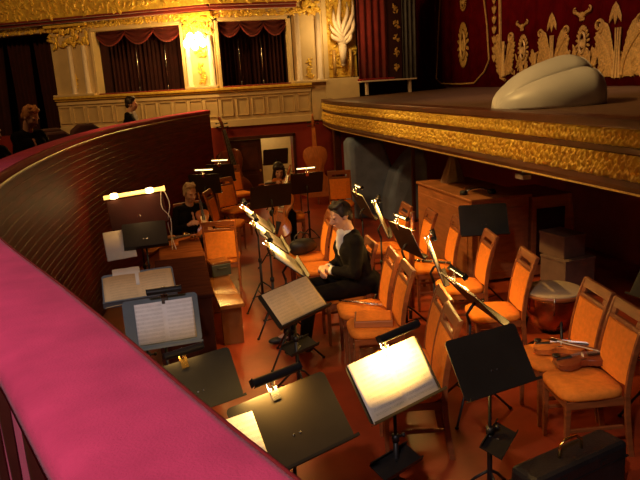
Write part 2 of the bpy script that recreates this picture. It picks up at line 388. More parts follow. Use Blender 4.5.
# ------------------------------------------------------------------ far wall: boxes, pilasters, upper balcony
def leafy(mb, f, s0, s1, z0, z1, o, n, size, seed, flat=0.5):
    rnd = random.Random(seed)
    for i in range(n):
        s = rnd.uniform(s0, s1); zz = rnd.uniform(z0, z1); a = rnd.uniform(0, PI*2); l = size*rnd.uniform(.6, 1.3)
        m = f.m @ Matrix.Translation((s, o, zz)) @ Matrix.Rotation(a, 4, 'Y') @ Matrix.Diagonal((l, l*flat*.6, l*.42, 1))
        mb.ball((0, 0, 0), 1.0, m, 1)
def fpanel(f, s0, s1, z0, z1, parent):
    mb = MB(); w_ = 0.018
    f.box(mb, s0, s1, z0, z0+w_, 0.045, 0.075); f.box(mb, s0, s1, z1-w_, z1, 0.045, 0.075)
    f.box(mb, s0, s0+w_, z0, z1, 0.045, 0.075); f.box(mb, s1-w_, s1, z0, z1, 0.045, 0.075)
    f.box(mb, s0+w_, s1-w_, z0+w_, z1-w_, 0.045, 0.052)
    return mb.build('panel', M['creamdeep'], parent, bevel=0.004)
def swag(mb, f, s0, s1, zt, drop, o, n=14):
    def fn(u, v):
        s = s0+(s1-s0)*u; e = 4*u*(1-u)
        zz = zt - v*(0.05+drop*e)
        return f.p(s, zz, o+0.05*math.sin(v*PI*5)*0.5+0.06*e*v)
    mb.grid(n, 14, fn)
def opera_box(f, label, s0, s1, z0, z1, ps0, ps1, pz0, npan, swags, parts_col):
    t = thing('opera_box', label, 'theatre box', f.p((s0+s1)/2, pz0, 0))
    inv = Matrix.Translation(-Vector(t.location))
    def bld(mb, name, m, **k):
        bmesh.ops.transform(mb.bm, matrix=inv, verts=mb.bm.verts); return mb.build(name, m, t, **k)
    mb = MB(); f.box(mb, ps0, ps1, pz0, z0-0.03, -0.2, 0.045); f.box(mb, ps0, ps1, pz0, pz0+0.14, 0.045, 0.07); f.box(mb, ps0, ps1, z0-0.18, z0-0.12, 0.045, 0.08)
    bld(mb, 'parapet', M['cream'], bevel=0.006)
    wd = (ps1-ps0)/npan
    for i in range(npan):
        p_ = fpanel(f, ps0+wd*i+0.035, ps0+wd*(i+1)-0.035, pz0+0.22, z0-0.22, t); p_.data.transform(inv)
    mb = MB(); f.box(mb, ps0-0.02, ps1+0.02, z0-0.05, z0, -0.22, 0.14); f.box(mb, ps0-0.02, ps1+0.02, z0-0.09, z0-0.05, -0.1, 0.1)
    bld(mb, 'ledge', M['gold'], bevel=0.008)
    mb = MB(); f.box(mb, s0, s1, z0, z0+0.03, -0.2, 0.06); bld(mb, 'arm_pad', M['drape'], bevel=0.01)
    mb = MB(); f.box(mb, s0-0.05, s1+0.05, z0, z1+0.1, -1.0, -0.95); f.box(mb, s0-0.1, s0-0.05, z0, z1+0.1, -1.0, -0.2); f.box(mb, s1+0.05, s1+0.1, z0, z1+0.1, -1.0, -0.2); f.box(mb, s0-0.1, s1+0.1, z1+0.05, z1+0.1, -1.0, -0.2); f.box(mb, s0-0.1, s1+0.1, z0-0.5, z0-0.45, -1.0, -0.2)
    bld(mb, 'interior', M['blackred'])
    mb = MB(); n_ = max(2, int((s1-s0)/0.35))
    for i in range(n_):
        a = s0+(s1-s0)*i/n_; b = s0+(s1-s0)*(i+1)/n_-0.02
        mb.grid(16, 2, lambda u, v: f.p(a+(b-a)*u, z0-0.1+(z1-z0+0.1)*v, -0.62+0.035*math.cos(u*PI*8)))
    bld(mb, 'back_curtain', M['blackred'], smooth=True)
    mb = MB(); wd = (s1-s0)/swags
    for i in range(swags): swag(mb, f, s0+wd*i-0.02, s0+wd*(i+1)+0.02, z1+0.02, 0.26, -0.12)
    vl = bld(mb, 'valance', M['valance'], smooth=True)
    mb = MB()
    for i in range(swags):
        mb.tube([f.p(s0+wd*i-0.02+(wd+.04)*q/14, z1+0.02-0.06-0.26*4*(q/14)*(1-q/14), -0.12+0.06*4*(q/14)*(1-q/14)) for q in range(15)], 0.016, 6)
    fr_ = mb; bmesh.ops.transform(fr_.bm, matrix=inv, verts=fr_.bm.verts); fr_.build('fringe', M['drape'], vl)
    mb = MB()
    for a, b in ((s0-0.07, s0), (s1, s1+0.07)): f.box(mb, a, b, z0, z1+0.07, -0.2, 0.05)
    f.box(mb, s0-0.07, s1+0.07, z1, z1+0.07, -0.2, 0.05)
    bld(mb, 'opening_frame', M['cream'], bevel=0.01)
    if parts_col:
        for q in (0.32, 0.66):
            mb = MB(); ss = s0+(s1-s0)*q
            mb.tube([f.p(ss, z0, -0.5), f.p(ss, z1-0.05, -0.5)], 0.012, 6); mb.ball(f.p(ss, z0+0.06, -0.48), (0.015, 0.015, 0.07))
            bld(mb, 'glint_rod', M['chrome'], smooth=True)  # added chrome rod and bead standing in for pale glints inside the box
    return t
opera_box(FR, 'theatre box right of the lit wall lamp, red swags over a cream panelled front', 0.10, 1.52, 2.46, 3.76, -0.02, 1.93, 1.66, 6, 3, True)
opera_box(FL, 'theatre box left of the lit wall lamp, dark red interior above the seated man', 0.72, 2.74, 2.46, 3.76, -0.02, 3.82, 1.66, 11, 3, True)
t = thing('opera_box', 'large dark box at the far left edge, tall red curtains', 'theatre box', FL.p(4.9, 1.05, 0))
inv = Matrix.Translation(-Vector(t.location))
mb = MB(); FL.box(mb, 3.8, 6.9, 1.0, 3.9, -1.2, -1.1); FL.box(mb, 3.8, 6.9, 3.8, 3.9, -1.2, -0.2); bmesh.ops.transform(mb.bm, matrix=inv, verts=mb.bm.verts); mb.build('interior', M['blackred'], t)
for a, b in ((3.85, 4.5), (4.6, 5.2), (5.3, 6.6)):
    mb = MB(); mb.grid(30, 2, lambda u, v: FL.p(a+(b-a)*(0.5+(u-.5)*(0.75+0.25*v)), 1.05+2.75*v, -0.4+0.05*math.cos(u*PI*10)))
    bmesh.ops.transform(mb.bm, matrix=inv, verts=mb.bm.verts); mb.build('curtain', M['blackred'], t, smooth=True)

def pilaster(f, label, s0, s1, z0, z1, seed, shafts):
    t = thing('pilaster', label, 'pilaster', f.p((s0+s1)/2, z0, 0)); inv = Matrix.Translation(-Vector(t.location))
    def bld(mb, name, m, **k):
        bmesh.ops.transform(mb.bm, matrix=inv, verts=mb.bm.verts); return mb.build(name, m, t, **k)
    mb = MB(); f.box(mb, s0, s1, z0, z1, -0.19, 0.02); bld(mb, 'shaft', M['cream'], bevel=0.01)
    for a in shafts:
        mb = MB(); mb.tube([f.p(a, z0+0.02, 0.06), f.p(a, z0+0.07, 0.06), f.p(a, z0+0.08, 0.06), f.p(a, z1-0.45, 0.06)], [0.075, 0.075, 0.055, 0.05], 16)
        bld(mb, 'column', M['whiteplaster'], smooth=True)
    mb = MB(); f.box(mb, s0-0.03, s1+0.03, z0, z0+0.05, -0.1, 0.14); bld(mb, 'base', M['cream'], bevel=0.01)
    mb = MB(); leafy(mb, f, s0+0.02, s1-0.02, z1-0.46, z1-0.05, 0.07, 70, 0.075, seed); f.box(mb, s0-0.02, s1+0.02, z1-0.05, z1, -0.2, 0.16)
    bld(mb, 'capital', M['gold'], smooth=False)
    mb = MB(); mid = (s0+s1)/2
    leafy(mb, f, mid-0.06, mid+0.06, z0+0.1, z0+0.5, 0.04, 26, 0.05, seed+1)
    bld(mb, 'gilded_relief', M['gold'])
    return t
pilaster(FL, 'cream pilaster bearing the glowing wall lamp', -0.02, 0.64, 2.46, 3.95, 3, (0.07, 0.57))
pilaster(FL, 'cream pilaster with gilded capital between the two left boxes', 2.83, 3.80, 2.46, 3.95, 5, (2.98, 3.32))
pilaster(FR, 'cream pilaster with gold ornament right of the swagged box', 1.62, 2.26, 2.46, 4.3, 9, (1.72, 2.16))

# the wall lamp
t = thing('sconce_lamp', 'glowing gilded wall lamp cluster on the pilaster between two boxes', 'wall lamp', FL.p(0.30, 3.3, 0.03))
inv = Matrix.Translation(-Vector(t.location))
mb = MB(); leafy(mb, FL, 0.2, 0.4, 3.1, 3.75, 0.06, 40, 0.07, 21); FL.box(mb, 0.22, 0.38, 3.1, 3.7, 0.0, 0.05)
bmesh.ops.transform(mb.bm, matrix=inv, verts=mb.bm.verts); mb.build('backplate', M['gold'], t)
for i, (ds, dz) in enumerate(((-0.17, 0.0), (0.0, -0.05), (0.17, 0.0), (-0.09, 0.12), (0.09, 0.12))):
    a = FL.p(0.30, 3.32, 0.05); b = FL.p(0.30+ds, 3.36+dz, 0.26)
    mb = MB(); mb.tube([a, a.lerp(b, .5)+Vector((0, 0, -0.07)), b+Vector((0, 0, -0.06))], 0.012, 6); mb.ball(b+Vector((0, 0, -0.05)), (0.03, 0.03, 0.015))
    bmesh.ops.transform(mb.bm, matrix=inv, verts=mb.bm.verts); am = mb.build('arm', M['gold'], t, smooth=True)
    mb = MB(); mb.ball(b, (0.075, 0.075, 0.09)); bmesh.ops.transform(mb.bm, matrix=inv, verts=mb.bm.verts); mb.build('globe', M['sconceglow'], am, smooth=True)
light('sconce_light', 'POINT', FL.p(0.30, 3.42, 0.9), 80, (1.0, 0.56, 0.15), None, 0.12)

# upper balcony front
ub = thing('upper_balcony', 'gilded upper balcony front and cornice along the top of the photo', 'balcony', FL.p(0, 3.95, 0))
inv = Matrix.Translation(-Vector(ub.location))
def ubp(mb, name, m, **k):
    bmesh.ops.transform(mb.bm, matrix=inv, verts=mb.bm.verts); return mb.build(name, m, ub, **k)
mb = MB()
for f, a, b in ((FL, 0.0, 7.5), (FR, 0.0, 2.26)): f.box(mb, a, b, 3.83, 3.97, -0.3, 0.03)
ubp(mb, 'frieze', M['cream'])
for f, a, b, n, sd in ((FL, .6, 2.8, 200, 31), (FL, 3.8, 6.0, 160, 32), (FR, 0, 1.6, 150, 33)):
    mb = MB(); leafy(mb, f, a, b, 3.85, 3.97, 0.04, n, 0.05, sd); ubp(mb, 'frieze_ornament', M['gold'])
mb = MB()
for f, a, b in ((FL, -0.05, 7.5), (FR, -0.05, 1.7)): f.box(mb, a, b, 3.97, 4.03, -0.3, 0.22); f.box(mb, a, b, 4.03, 4.07, -0.3, 0.30)
ubp(mb, 'cornice', M['drape'], bevel=0.01)
mb = MB()
for f, a, b in ((FL, -0.1, 7.5), (FR, -0.1, 1.75)): f.box(mb, a, b, 4.07, 4.75, -0.3, 0.30)
ubp(mb, 'front_panel', M['gold'], bevel=0.01)
for f, a, b, n, sd in ((FL, 0, 3.2, 200, 41), (FL, 3.3, 6.5, 200, 43), (FR, 0, 1.7, 110, 42)):
    mb = MB(); leafy(mb, f, a, b, 4.09, 4.6, 0.31, n, 0.07, sd); ubp(mb, 'carved_swag', M['gold'])
tag(MB().box(-12, 5, 18.2, 18.4, 0, 9).build('wall_back.002', M['blackred']), kind='structure')

# gilded niche, sculpture, stage box drape
mb = MB(); FR.box(mb, 2.26, 3.02, 2.06, 2.52, -0.2, 0.04); FR.box(mb, 2.26, 3.02, 2.50, 4.9, -0.3, -0.15)
FR.box(mb, 2.26, 2.36, 2.52, 4.9, -0.15, 0.04); FR.box(mb, 1.95, 2.26, 1.66, 2.46, -0.2, 0.03)
tag(mb.build('wall_proscenium', M['cream'], bevel=0.01), kind='structure')
t = thing('gilded_niche', 'gold lined niche beside the red stage drape', 'niche', FR.p(2.69, 2.52, 0)); inv = Matrix.Translation(-Vector(t.location))
mb = MB(); FR.box(mb, 2.37, 3.02, 2.54, 4.9, -0.15, -0.10); leafy(mb, FR, 2.42, 2.98, 2.6, 4.6, -0.08, 150, 0.06, 51); bmesh.ops.transform(mb.bm, matrix=inv, verts=mb.bm.verts); mb.build('gold_lining', M['gold'], t)
for s in (2.5, 2.86):
    mb = MB(); mb.tube([FR.p(s, 2.55, 0), FR.p(s, 3.1, 0)], 0.035, 12)
    bmesh.ops.transform(mb.bm, matrix=inv, verts=mb.bm.verts); mb.build('gilt_column', M['goldbright'], t, smooth=True)
light('niche_fill', 'POINT', FR.p(2.35, 3.5, 0.7), 26, (1.0, 0.6, 0.2), None, 0.1)  # added point light before the niche to brighten its gold
t = thing('plaster_sculpture', 'white plaster sculpture of spreading plumes in front of the gold niche', 'sculpture', FR.p(2.68, 2.75, 0.05)); inv = Matrix.Translation(-Vector(t.location))
mb = MB(); mb.cap(FR.p(2.68, 2.80, 0.05), FR.p(2.68, 3.15, 0.06), 0.05, 0.09); mb.ball(FR.p(2.67, 3.25, 0.07), (0.1, 0.07, 0.14))
bmesh.ops.transform(mb.bm, matrix=inv, verts=mb.bm.verts); mb.build('body', M['whiteplaster'], t, smooth=True)
for i, (a, l) in enumerate(((-34, .5), (-18, .75), (-5, 1.0), (8, .85), (20, .95), (34, .7), (50, .45), (-52, .38))):
    mb = MB(); aa = math.radians(a); pts = []; rr = []
    for q in range(7):
        x = q/6; pts.append(FR.p(2.68+math.sin(aa)*l*x*.85+0.05*math.sin(x*6+i), 3.2+math.cos(aa)*l*x, 0.07+0.05*math.sin(x*3))); rr.append(0.012+0.035*math.sin(PI*min(1, x*0.9+.1)))
    mb.tube(pts, rr, 8); bmesh.ops.transform(mb.bm, matrix=inv, verts=mb.bm.verts); mb.build('plume', M['whiteplaster'], t, smooth=True)
t = thing('stage_box_drape', 'plain dark red drape hanging right of the gold niche', 'drape', FR.p(3.35, 2.45, 0)); inv = Matrix.Translation(-Vector(t.location))
mb = MB(); mb.grid(60, 2, lambda u, v: FR.p(3.02+0.68*u, 2.47+2.4*v, 0.02+0.03*math.cos(u*PI*9))); bmesh.ops.transform(mb.bm, matrix=inv, verts=mb.bm.verts); mb.build('cloth', M['drape'], t, smooth=True, solid=0.01)
t = thing('stage_box_ledge', 'white shelf topped with red velvet under the dark red drape', 'ledge', FR.p(3.5, 2.4, 0)); inv = Matrix.Translation(-Vector(t.location))
mb = MB(); FR.box(mb, 2.98, 4.25, 2.40, 2.43, -0.1, 0.28); bmesh.ops.transform(mb.bm, matrix=inv, verts=mb.bm.verts); mb.build('shelf', M['whiteplaster'], t, bevel=0.006)
mb = MB(); FR.box(mb, 2.98, 3.75, 2.43, 2.47, -0.1, 0.26); bmesh.ops.transform(mb.bm, matrix=inv, verts=mb.bm.verts); mb.build('velvet_top', M['velvet_edge'], t, bevel=0.012)
for s in (3.12, 4.1):
    mb = MB(); FR.box(mb, s, s+0.05, 2.13, 2.4, 0.1, 0.2); bmesh.ops.transform(mb.bm, matrix=inv, verts=mb.bm.verts); mb.build('bracket', M['whiteplaster'], t, bevel=0.005)
t = thing('portal_strip', 'narrow black strip with gold ornaments beside the dark red drape', 'ornament', FR.p(3.87, 2.47, 0)); inv = Matrix.Translation(-Vector(t.location))
mb = MB(); FR.box(mb, 3.70, 4.02, 2.43, 4.9, -0.1, 0.0); bmesh.ops.transform(mb.bm, matrix=inv, verts=mb.bm.verts); mb.build('board', M['blackred'], t)
for q in range(7):
    mb = MB(); leafy(mb, FR, 3.86, 3.96, 2.6+q*.3, 2.75+q*.3, 0.01, 9, 0.05, 60+q)
    bmesh.ops.transform(mb.bm, matrix=inv, verts=mb.bm.verts); mb.build('gold_ornament', M['golddull'], t)
mb = MB(); mb.grid(50, 2, lambda u, v: FR.p(4.03+0.34*u, 2.43+2.5*v, 0.02+0.03*math.cos(u*PI*7)))
tag(mb.build('grey_drape', M['greydrape'], smooth=True, solid=0.01), 'grey blue drape hanging at the side of the stage opening', 'drape')

# ------------------------------------------------------------------ stage curtain with gold embroidery
XC = 3.35
sc_ = thing('stage_curtain', 'deep red stage curtain embroidered with gold scrolls and medallions', 'curtain', (XC, 9, 2.16))
SI = Matrix.Translation((-XC, -9, -2.16))
def scb(mb, name, m, **k):
    bmesh.ops.transform(mb.bm, matrix=SI, verts=mb.bm.verts); return mb.build(name, m, sc_, **k)
scb(MB().grid(420, 1, lambda u, v: (XC+0.012*math.sin(u*190), 3.5+13.0*u, 2.165+3.4*v)), 'cloth', M['curtain'], smooth=True, solid=0.006)
def C(px, py, off=0.03): return on_x(px, py, XC-off)
def cline(pts, r, name='gold_border', m='golddull'):
    return scb(MB().tube([C(*p) for p in pts], r, 6), name, M[m])
cline([(441, -30), (440, 0), (438, 40), (436.5, 79), (441, 83.5), (460, 84), (474, 83), (484, 72), (489, 60), (487, 25), (484, 0), (483, -30)], 0.018)
cline([(499, -30), (500, 0), (500.5, 40), (500, 62), (501, 78), (505, 80)], 0.03)
mb = MB()
def pleaf(mb, c, ang, l, wd, th=0.014):     # leaf lying on the curtain plane: ang from up, clockwise as seen
    m = Matrix.Translation(c) @ Matrix.Rotation(ang, 4, 'X') @ Matrix.Translation((0, 0, l*.5)) @ Matrix.Diagonal((th, wd*.5, l*.55, 1))
    mb.ball((0, 0, 0), 1.0, m, 1)
def spiral(mb, c, r, turns, hand, rad, start=0.0):
    pts = []
    for i in range(26):
        q = i/25; rr = r*(1-0.8*q); a = start+hand*turns*2*PI*q
        pts.append(c+Vector((0, -rr*math.sin(a), rr*math.cos(a))))
    mb.tube(pts, [rad*(1-0.4*i/25) for i in range(26)], 6)
for k, y in enumerate((4, 14, 24, 34, 44, 54, 62)):
    c = C(494, y)
    for a in (-0.5, 0, 0.5): pleaf(mb, c, a, 0.16, 0.06)
scb(mb, 'side_ornament', M['golddull'])
def medallion(px, py, ry, rx, ringed=True):
    c = C(px, py); up = (C(px, py-1)-c).length; mb = MB(); sy = up*ry; sx = sy*rx/ry
    for i in range(22):
        a = 2*PI*i/22; p = c+Vector((0, -sx*.72*math.sin(a), sy*.72*math.cos(a)))
        pleaf(mb, p, math.atan2(sx*math.sin(a), sy*math.cos(a)), 0.33*sy, 0.2*sy)
    o = scb(mb, 'medallion', M['golddull'])
    mb = MB(); mb.tube([c+Vector((-0.01, -sx*.55*math.sin(2*PI*i/24), sy*.62*math.cos(2*PI*i/24))) for i in range(24)], 0.05*sy+0.006, 6, closed=True)
    for i in range(7): pleaf(mb, c+Vector((-.005, 0, -sy*.3)), (i-3)*.25, sy*.55, sy*.12)
    bmesh.ops.transform(mb.bm, matrix=SI, verts=mb.bm.verts); mb.build('medallion_ring', M['goldbright'], o)
def bow(px, py, w_):
    c = C(px, py); up = (C(px, py-1)-c).length; mb = MB(); W = w_*up
    for h in (-1, 1):
        mb.tube([c+Vector((0, h*W*q, W*(0.25*math.sin(q*3.0)-0.1+0.5*q*q))) for q in [i/10 for i in range(11)]], [W*.16*(1-.4*abs(i/10-.5)) for i in range(11)], 6)
        spiral(mb, c+Vector((0, h*W*1.0, W*.55)), W*.28, 1.0, -h, W*.09)
    for a in (-.4, 0, .4): pleaf(mb, c+Vector((0, 0, -W*.1)), a, W*.55, W*.3)
    for i in range(3): pleaf(mb, c+Vector((0, (i-1)*W*.22, -W*.35)), 0.0, W*.35, W*.3)
    scb(mb, 'bow_ornament', M['golddull'])
def acanthus(px, py, hh, ww):          # base at (px,py), hh tall and ww half-wide in pixels
    b = C(px, py); up = (C(px, py-1)-b).length; H = hh*up; W = ww*up*1.25; mb = MB()
    for h in (-1, 1):
        for j in range(6):
            q = j/5; p0 = b+Vector((0, h*W*(0.12+0.25*q), H*0.03+H*0.12*j))
            for i in range(4):
                ang = -h*(0.25+0.28*i+0.06*j); pleaf(mb, p0+Vector((0, h*W*0.1*i, H*.02*i)), ang, H*(0.42-0.05*i), W*0.34)
        spiral(mb, b+Vector((0, h*W*0.92, H*0.93)), H*0.13, 1.4, -h, H*.035, PI)
        mb.tube([b+Vector((0, h*W*(0.2+0.75*q*q), H*(0.08+0.72*q))) for q in [i/8 for i in range(9)]], H*.04, 6)
        spiral(mb, b+Vector((0, h*W*0.75, H*0.22)), H*0.12, 1.2, h, H*.03)
    scb(mb, 'acanthus_motif', M['golddull'])
    mb = MB()
    for o in (-0.09, 0.0, 0.09): mb.tube([b+Vector((-0.02, o*W*1.5, H*0.04)), b+Vector((-0.02, o*W*.9, H*0.5)), b+Vector((-0.02, o*W*1.2, H*.86))], [H*.03, H*.016, H*.016], 6)
    scb(mb, 'acanthus_stem', M['goldbright'])
medallion(463, 45, 22, 9); medallion(463, 2, 9, 7)
medallion(523, 50, 15, 8); medallion(582.5, 43, 17, 9)
bow(522, 28, 9); bow(582, 17, 12)
acanthus(504, 78, 42, 12); acanthus(552, 72, 42, 20); acanthus(617, 80, 60, 28); acanthus(590, 68, 20, 8); acanthus(536, 70, 20, 7); acanthus(523, 76, 14, 6); acanthus(570, 66, 18, 7); acanthus(643, 78, 40, 12)
mb = MB(); rnd = random.Random(12)
for i in range(190):
    x = rnd.uniform(503, 645); y = rnd.uniform(52, 78)-max(0, (x-560)*.02)
    pleaf(mb, C(x, y, .012), rnd.uniform(-1.2, 1.2), rnd.uniform(.06, .16), rnd.uniform(.03, .06), .008)
scb(mb, 'scattered_leaf_embroidery', M['golddull'])
for (x, y) in ((552, 19), (616, 8)):
    mb = MB()
    for a in (2.7, PI, -2.7): pleaf(mb, C(x, y-6), a, 0.3, 0.09)
    scb(mb, 'drop_ornament', M['golddull'])

# prompter's shell on the stage edge
t = thing('prompt_box', 'grey white ribbed prompter shell standing on the stage edge', 'prompter box', (0.75, 6.35, 2.10))
def shell(u, v):
    # u along the axis: 0 nose (towards the pit) .. 1 open end; v across from far side to near side
    a = PI*v; rr = math.sqrt(max(0, 1-(1-min(u, 1))**2.2))
    lob = 0.90+0.15*abs(math.cos(2.5*(a-PI/2)))**0.6*min(1, u*3+.2)
    rr *= 1.0 if u < .86 else 1-0.9*(u-.86)**1.5*2.2
    return (-0.60+0.92*u, 0.56*rr*math.cos(a)*lob, 0.50*(rr**0.9)*max(0, math.sin(a))**0.8*lob*(0.78+0.22*u))
MB().grid(28, 90, shell).build('shell', M['shell'], t, smooth=True, solid=0.012)
mb = MB(); mb.tube([shell(1.0, i/40) for i in range(41)], 0.014, 8); mb.build('rim', M['shell'], t, smooth=True)
MB().box(-0.25, 0.28, -0.36, 0.36, 0.0, 0.015).build('base_board', M['darkwood'], t)
# ------------------------------------------------------------------ orchestra chairs (front = local +X)
def make_chair(wood, cloth, slot=True):
    t = thing('orchestra_chair', 'x', 'chair')
    W = 0.20
    poly = []
    for i in range(24):
        a = 2*PI*i/24; c, s_ = math.cos(a), math.sin(a)
        poly.append((0.005+0.215*math.copysign(abs(c)**0.45, c), (W-0.005 if c < 0 else W)*math.copysign(abs(s_)**0.45, s_)))
    mb = MB(); sc0 = [(x*.97, y*.97) for x, y in poly]; sc1 = [(x*.93, y*.93) for x, y in poly]
    mb.loft([[(x, y, .425) for x, y in sc0], [(x, y, .44) for x, y in poly], [(x, y, .468) for x, y in poly], [(x, y, .482) for x, y in sc1], [(x*.6, y*.6, .488) for x, y in poly]])
    mb.build('seat', M[cloth], t, smooth=True)
    mb = MB(); mb.box(-.19, .19, -.185, -.165, .37, .425); mb.box(-.19, .19, .165, .185, .37, .425); mb.box(.17, .19, -.165, .165, .37, .425); mb.box(-.19, -.17, -.165, .165, .37, .425)
    mb.build('seat_frame', M[wood], t, bevel=0.004)
    def back(z):           # x of the back's mid line
        q = (z-.44)/.53; return -.205-.02*q-.09*q*q
    zs = [.44+.53*i/8 for i in range(9)]
    for h in (-1, 1):
        mb = MB(); mb.loft([[(back(z)+a*.018, h*(W-.012)+b*.011, z) for a, b in ((-1,-1),(1,-1),(1,1),(-1,1))] for z in zs]); mb.build('back_post', M[wood], t, bevel=0.003)
        mb = MB(); mb.loft([[(-.205-.05*(1-z/.44)**1.5+a*.018, h*(W-.012)+b*.012, z) for a, b in ((-1,-1),(1,-1),(1,1),(-1,1))] for z in (0, .15, .3, .44)]); mb.build('leg', M[wood], t, bevel=0.003)
        mb = MB(); mb.loft([[(.175+a*r, h*.165+b*r, z) for a, b in ((-1,-1),(1,-1),(1,1),(-1,1))] for z, r in ((0, .012), (.425, .019))]); mb.build('leg', M[wood], t, bevel=0.003)
    yw = W-.024
    mb = MB(); zz = [.50+.34*i/8 for i in range(9)]
    mb.loft([[(back(z)-.014, -yw, z), (back(z)+.012, -yw, z), (back(z)+.026, -yw*.6, z), (back(z)+.026, yw*.6, z), (back(z)+.012, yw, z), (back(z)-.014, yw, z)] for z in zz])
    mb.build('back_panel', M[cloth], t, smooth=False, bevel=0.006)
    mb = MB()
    def bar(z0, z1, y0, y1): mb.loft([[(back(z)-.013, y0, z), (back(z)+.013, y0, z), (back(z)+.013, y1, z), (back(z)-.013, y1, z)] for z in (z0, z1)])
    if slot:
        bar(.842, .872, -yw, yw); bar(.91, .975, -W, W); bar(.872, .91, -yw, -yw+.05); bar(.872, .91, yw-.05, yw)
    else: bar(.842, .975, -W, W)
    mb.build('top_rail', M[wood], t, bevel=0.005)
    mb = MB(); mb.box(-.2, .17, -.178, -.16, .2, .225); mb.build('stretcher', M[wood], t, bevel=0.003)
    mb = MB(); mb.box(-.2, .17, .16, .178, .2, .225); mb.build('stretcher', M[wood], t, bevel=0.003)
    return t
GR = 'orchestra chairs in the pit'
chairs = [   # back-top x, y, facing angle (deg), label
    (-.37, 3.90, 171, 'orange upholstered chair holding a violin, right side of the pit beside the drum'),
    (-.45, 3.46, 171, 'rightmost orange upholstered chair, partly cut by the right photo edge'),
    (-.33, 4.88, 168, 'bright orange chair in the right row, first one left of the drum'),
    (-.27, 5.66, 168, 'bright orange chair in front of the tall stand by the wooden case'),
    (-.25, 6.42, 170, 'orange chair standing before the front corner of the wooden case'),
    (-.33, 6.95, 172, 'orange chair before the long side of the wooden case, fourth from the drum'),
    (-.44, 7.45, 175, 'narrow looking orange chair at the far left end of the wooden case'),
    (-1.36, 5.42, 172, 'orange chair with a silver flute on its seat'),
    (-1.40, 4.96, 172, 'orange chair with a flat box on its seat'),
    (-1.42, 4.20, 168, 'chair right behind the bright lamp lit score, farther of two'),
    (-1.54, 3.80, 168, 'chair right behind the bright lamp lit score, nearer of two'),
    (-1.42, 7.42, 174, 'orange chair with a black bag, farthest of those beyond the man in tails'),
    (-1.44, 6.92, 174, 'empty orange chair seen just beyond the man in tails'),
    (-1.40, 5.93, 176, 'chair on which the man in black tails sits'),
    (-1.98, 12.95, -70, 'farthest left orange chair, near the dark door leaf'),
    (-2.66, 10.05, -20, 'orange chair beside the grey haired violinist'),
    (-2.72, 7.62, 80, 'orange chair with its back to the viewer, behind the small dark case'),
    (-2.30, 11.3, -60, 'orange chair in shade under the farthest left stands'),
    (-.34, 10.9, -100, 'pale backed chair in front of the covered harp'),
    (-1.35, 10.35, -95, 'chair on which the dark haired violinist sits'),
    (-3.0, 9.15, -70, 'chair on which the grey haired violinist sits'),
    (-.80, 11.6, -100, 'orange chair leaning place for the double bass at the far wall'),
]
proto = make_chair('chairwood', 'orange'); CH = []
for i, (bx, by, ang, lb) in enumerate(chairs[:-1]):
    a = math.radians(ang); loc = (bx+.31*math.cos(a), by+.31*math.sin(a), 0)
    if i == 0:
        proto.location = loc; proto.rotation_euler = (0, 0, a); tag(proto, lb, 'chair', GR); CH.append(proto)
    else: CH.append(dup(proto, loc, a, lb, GR))
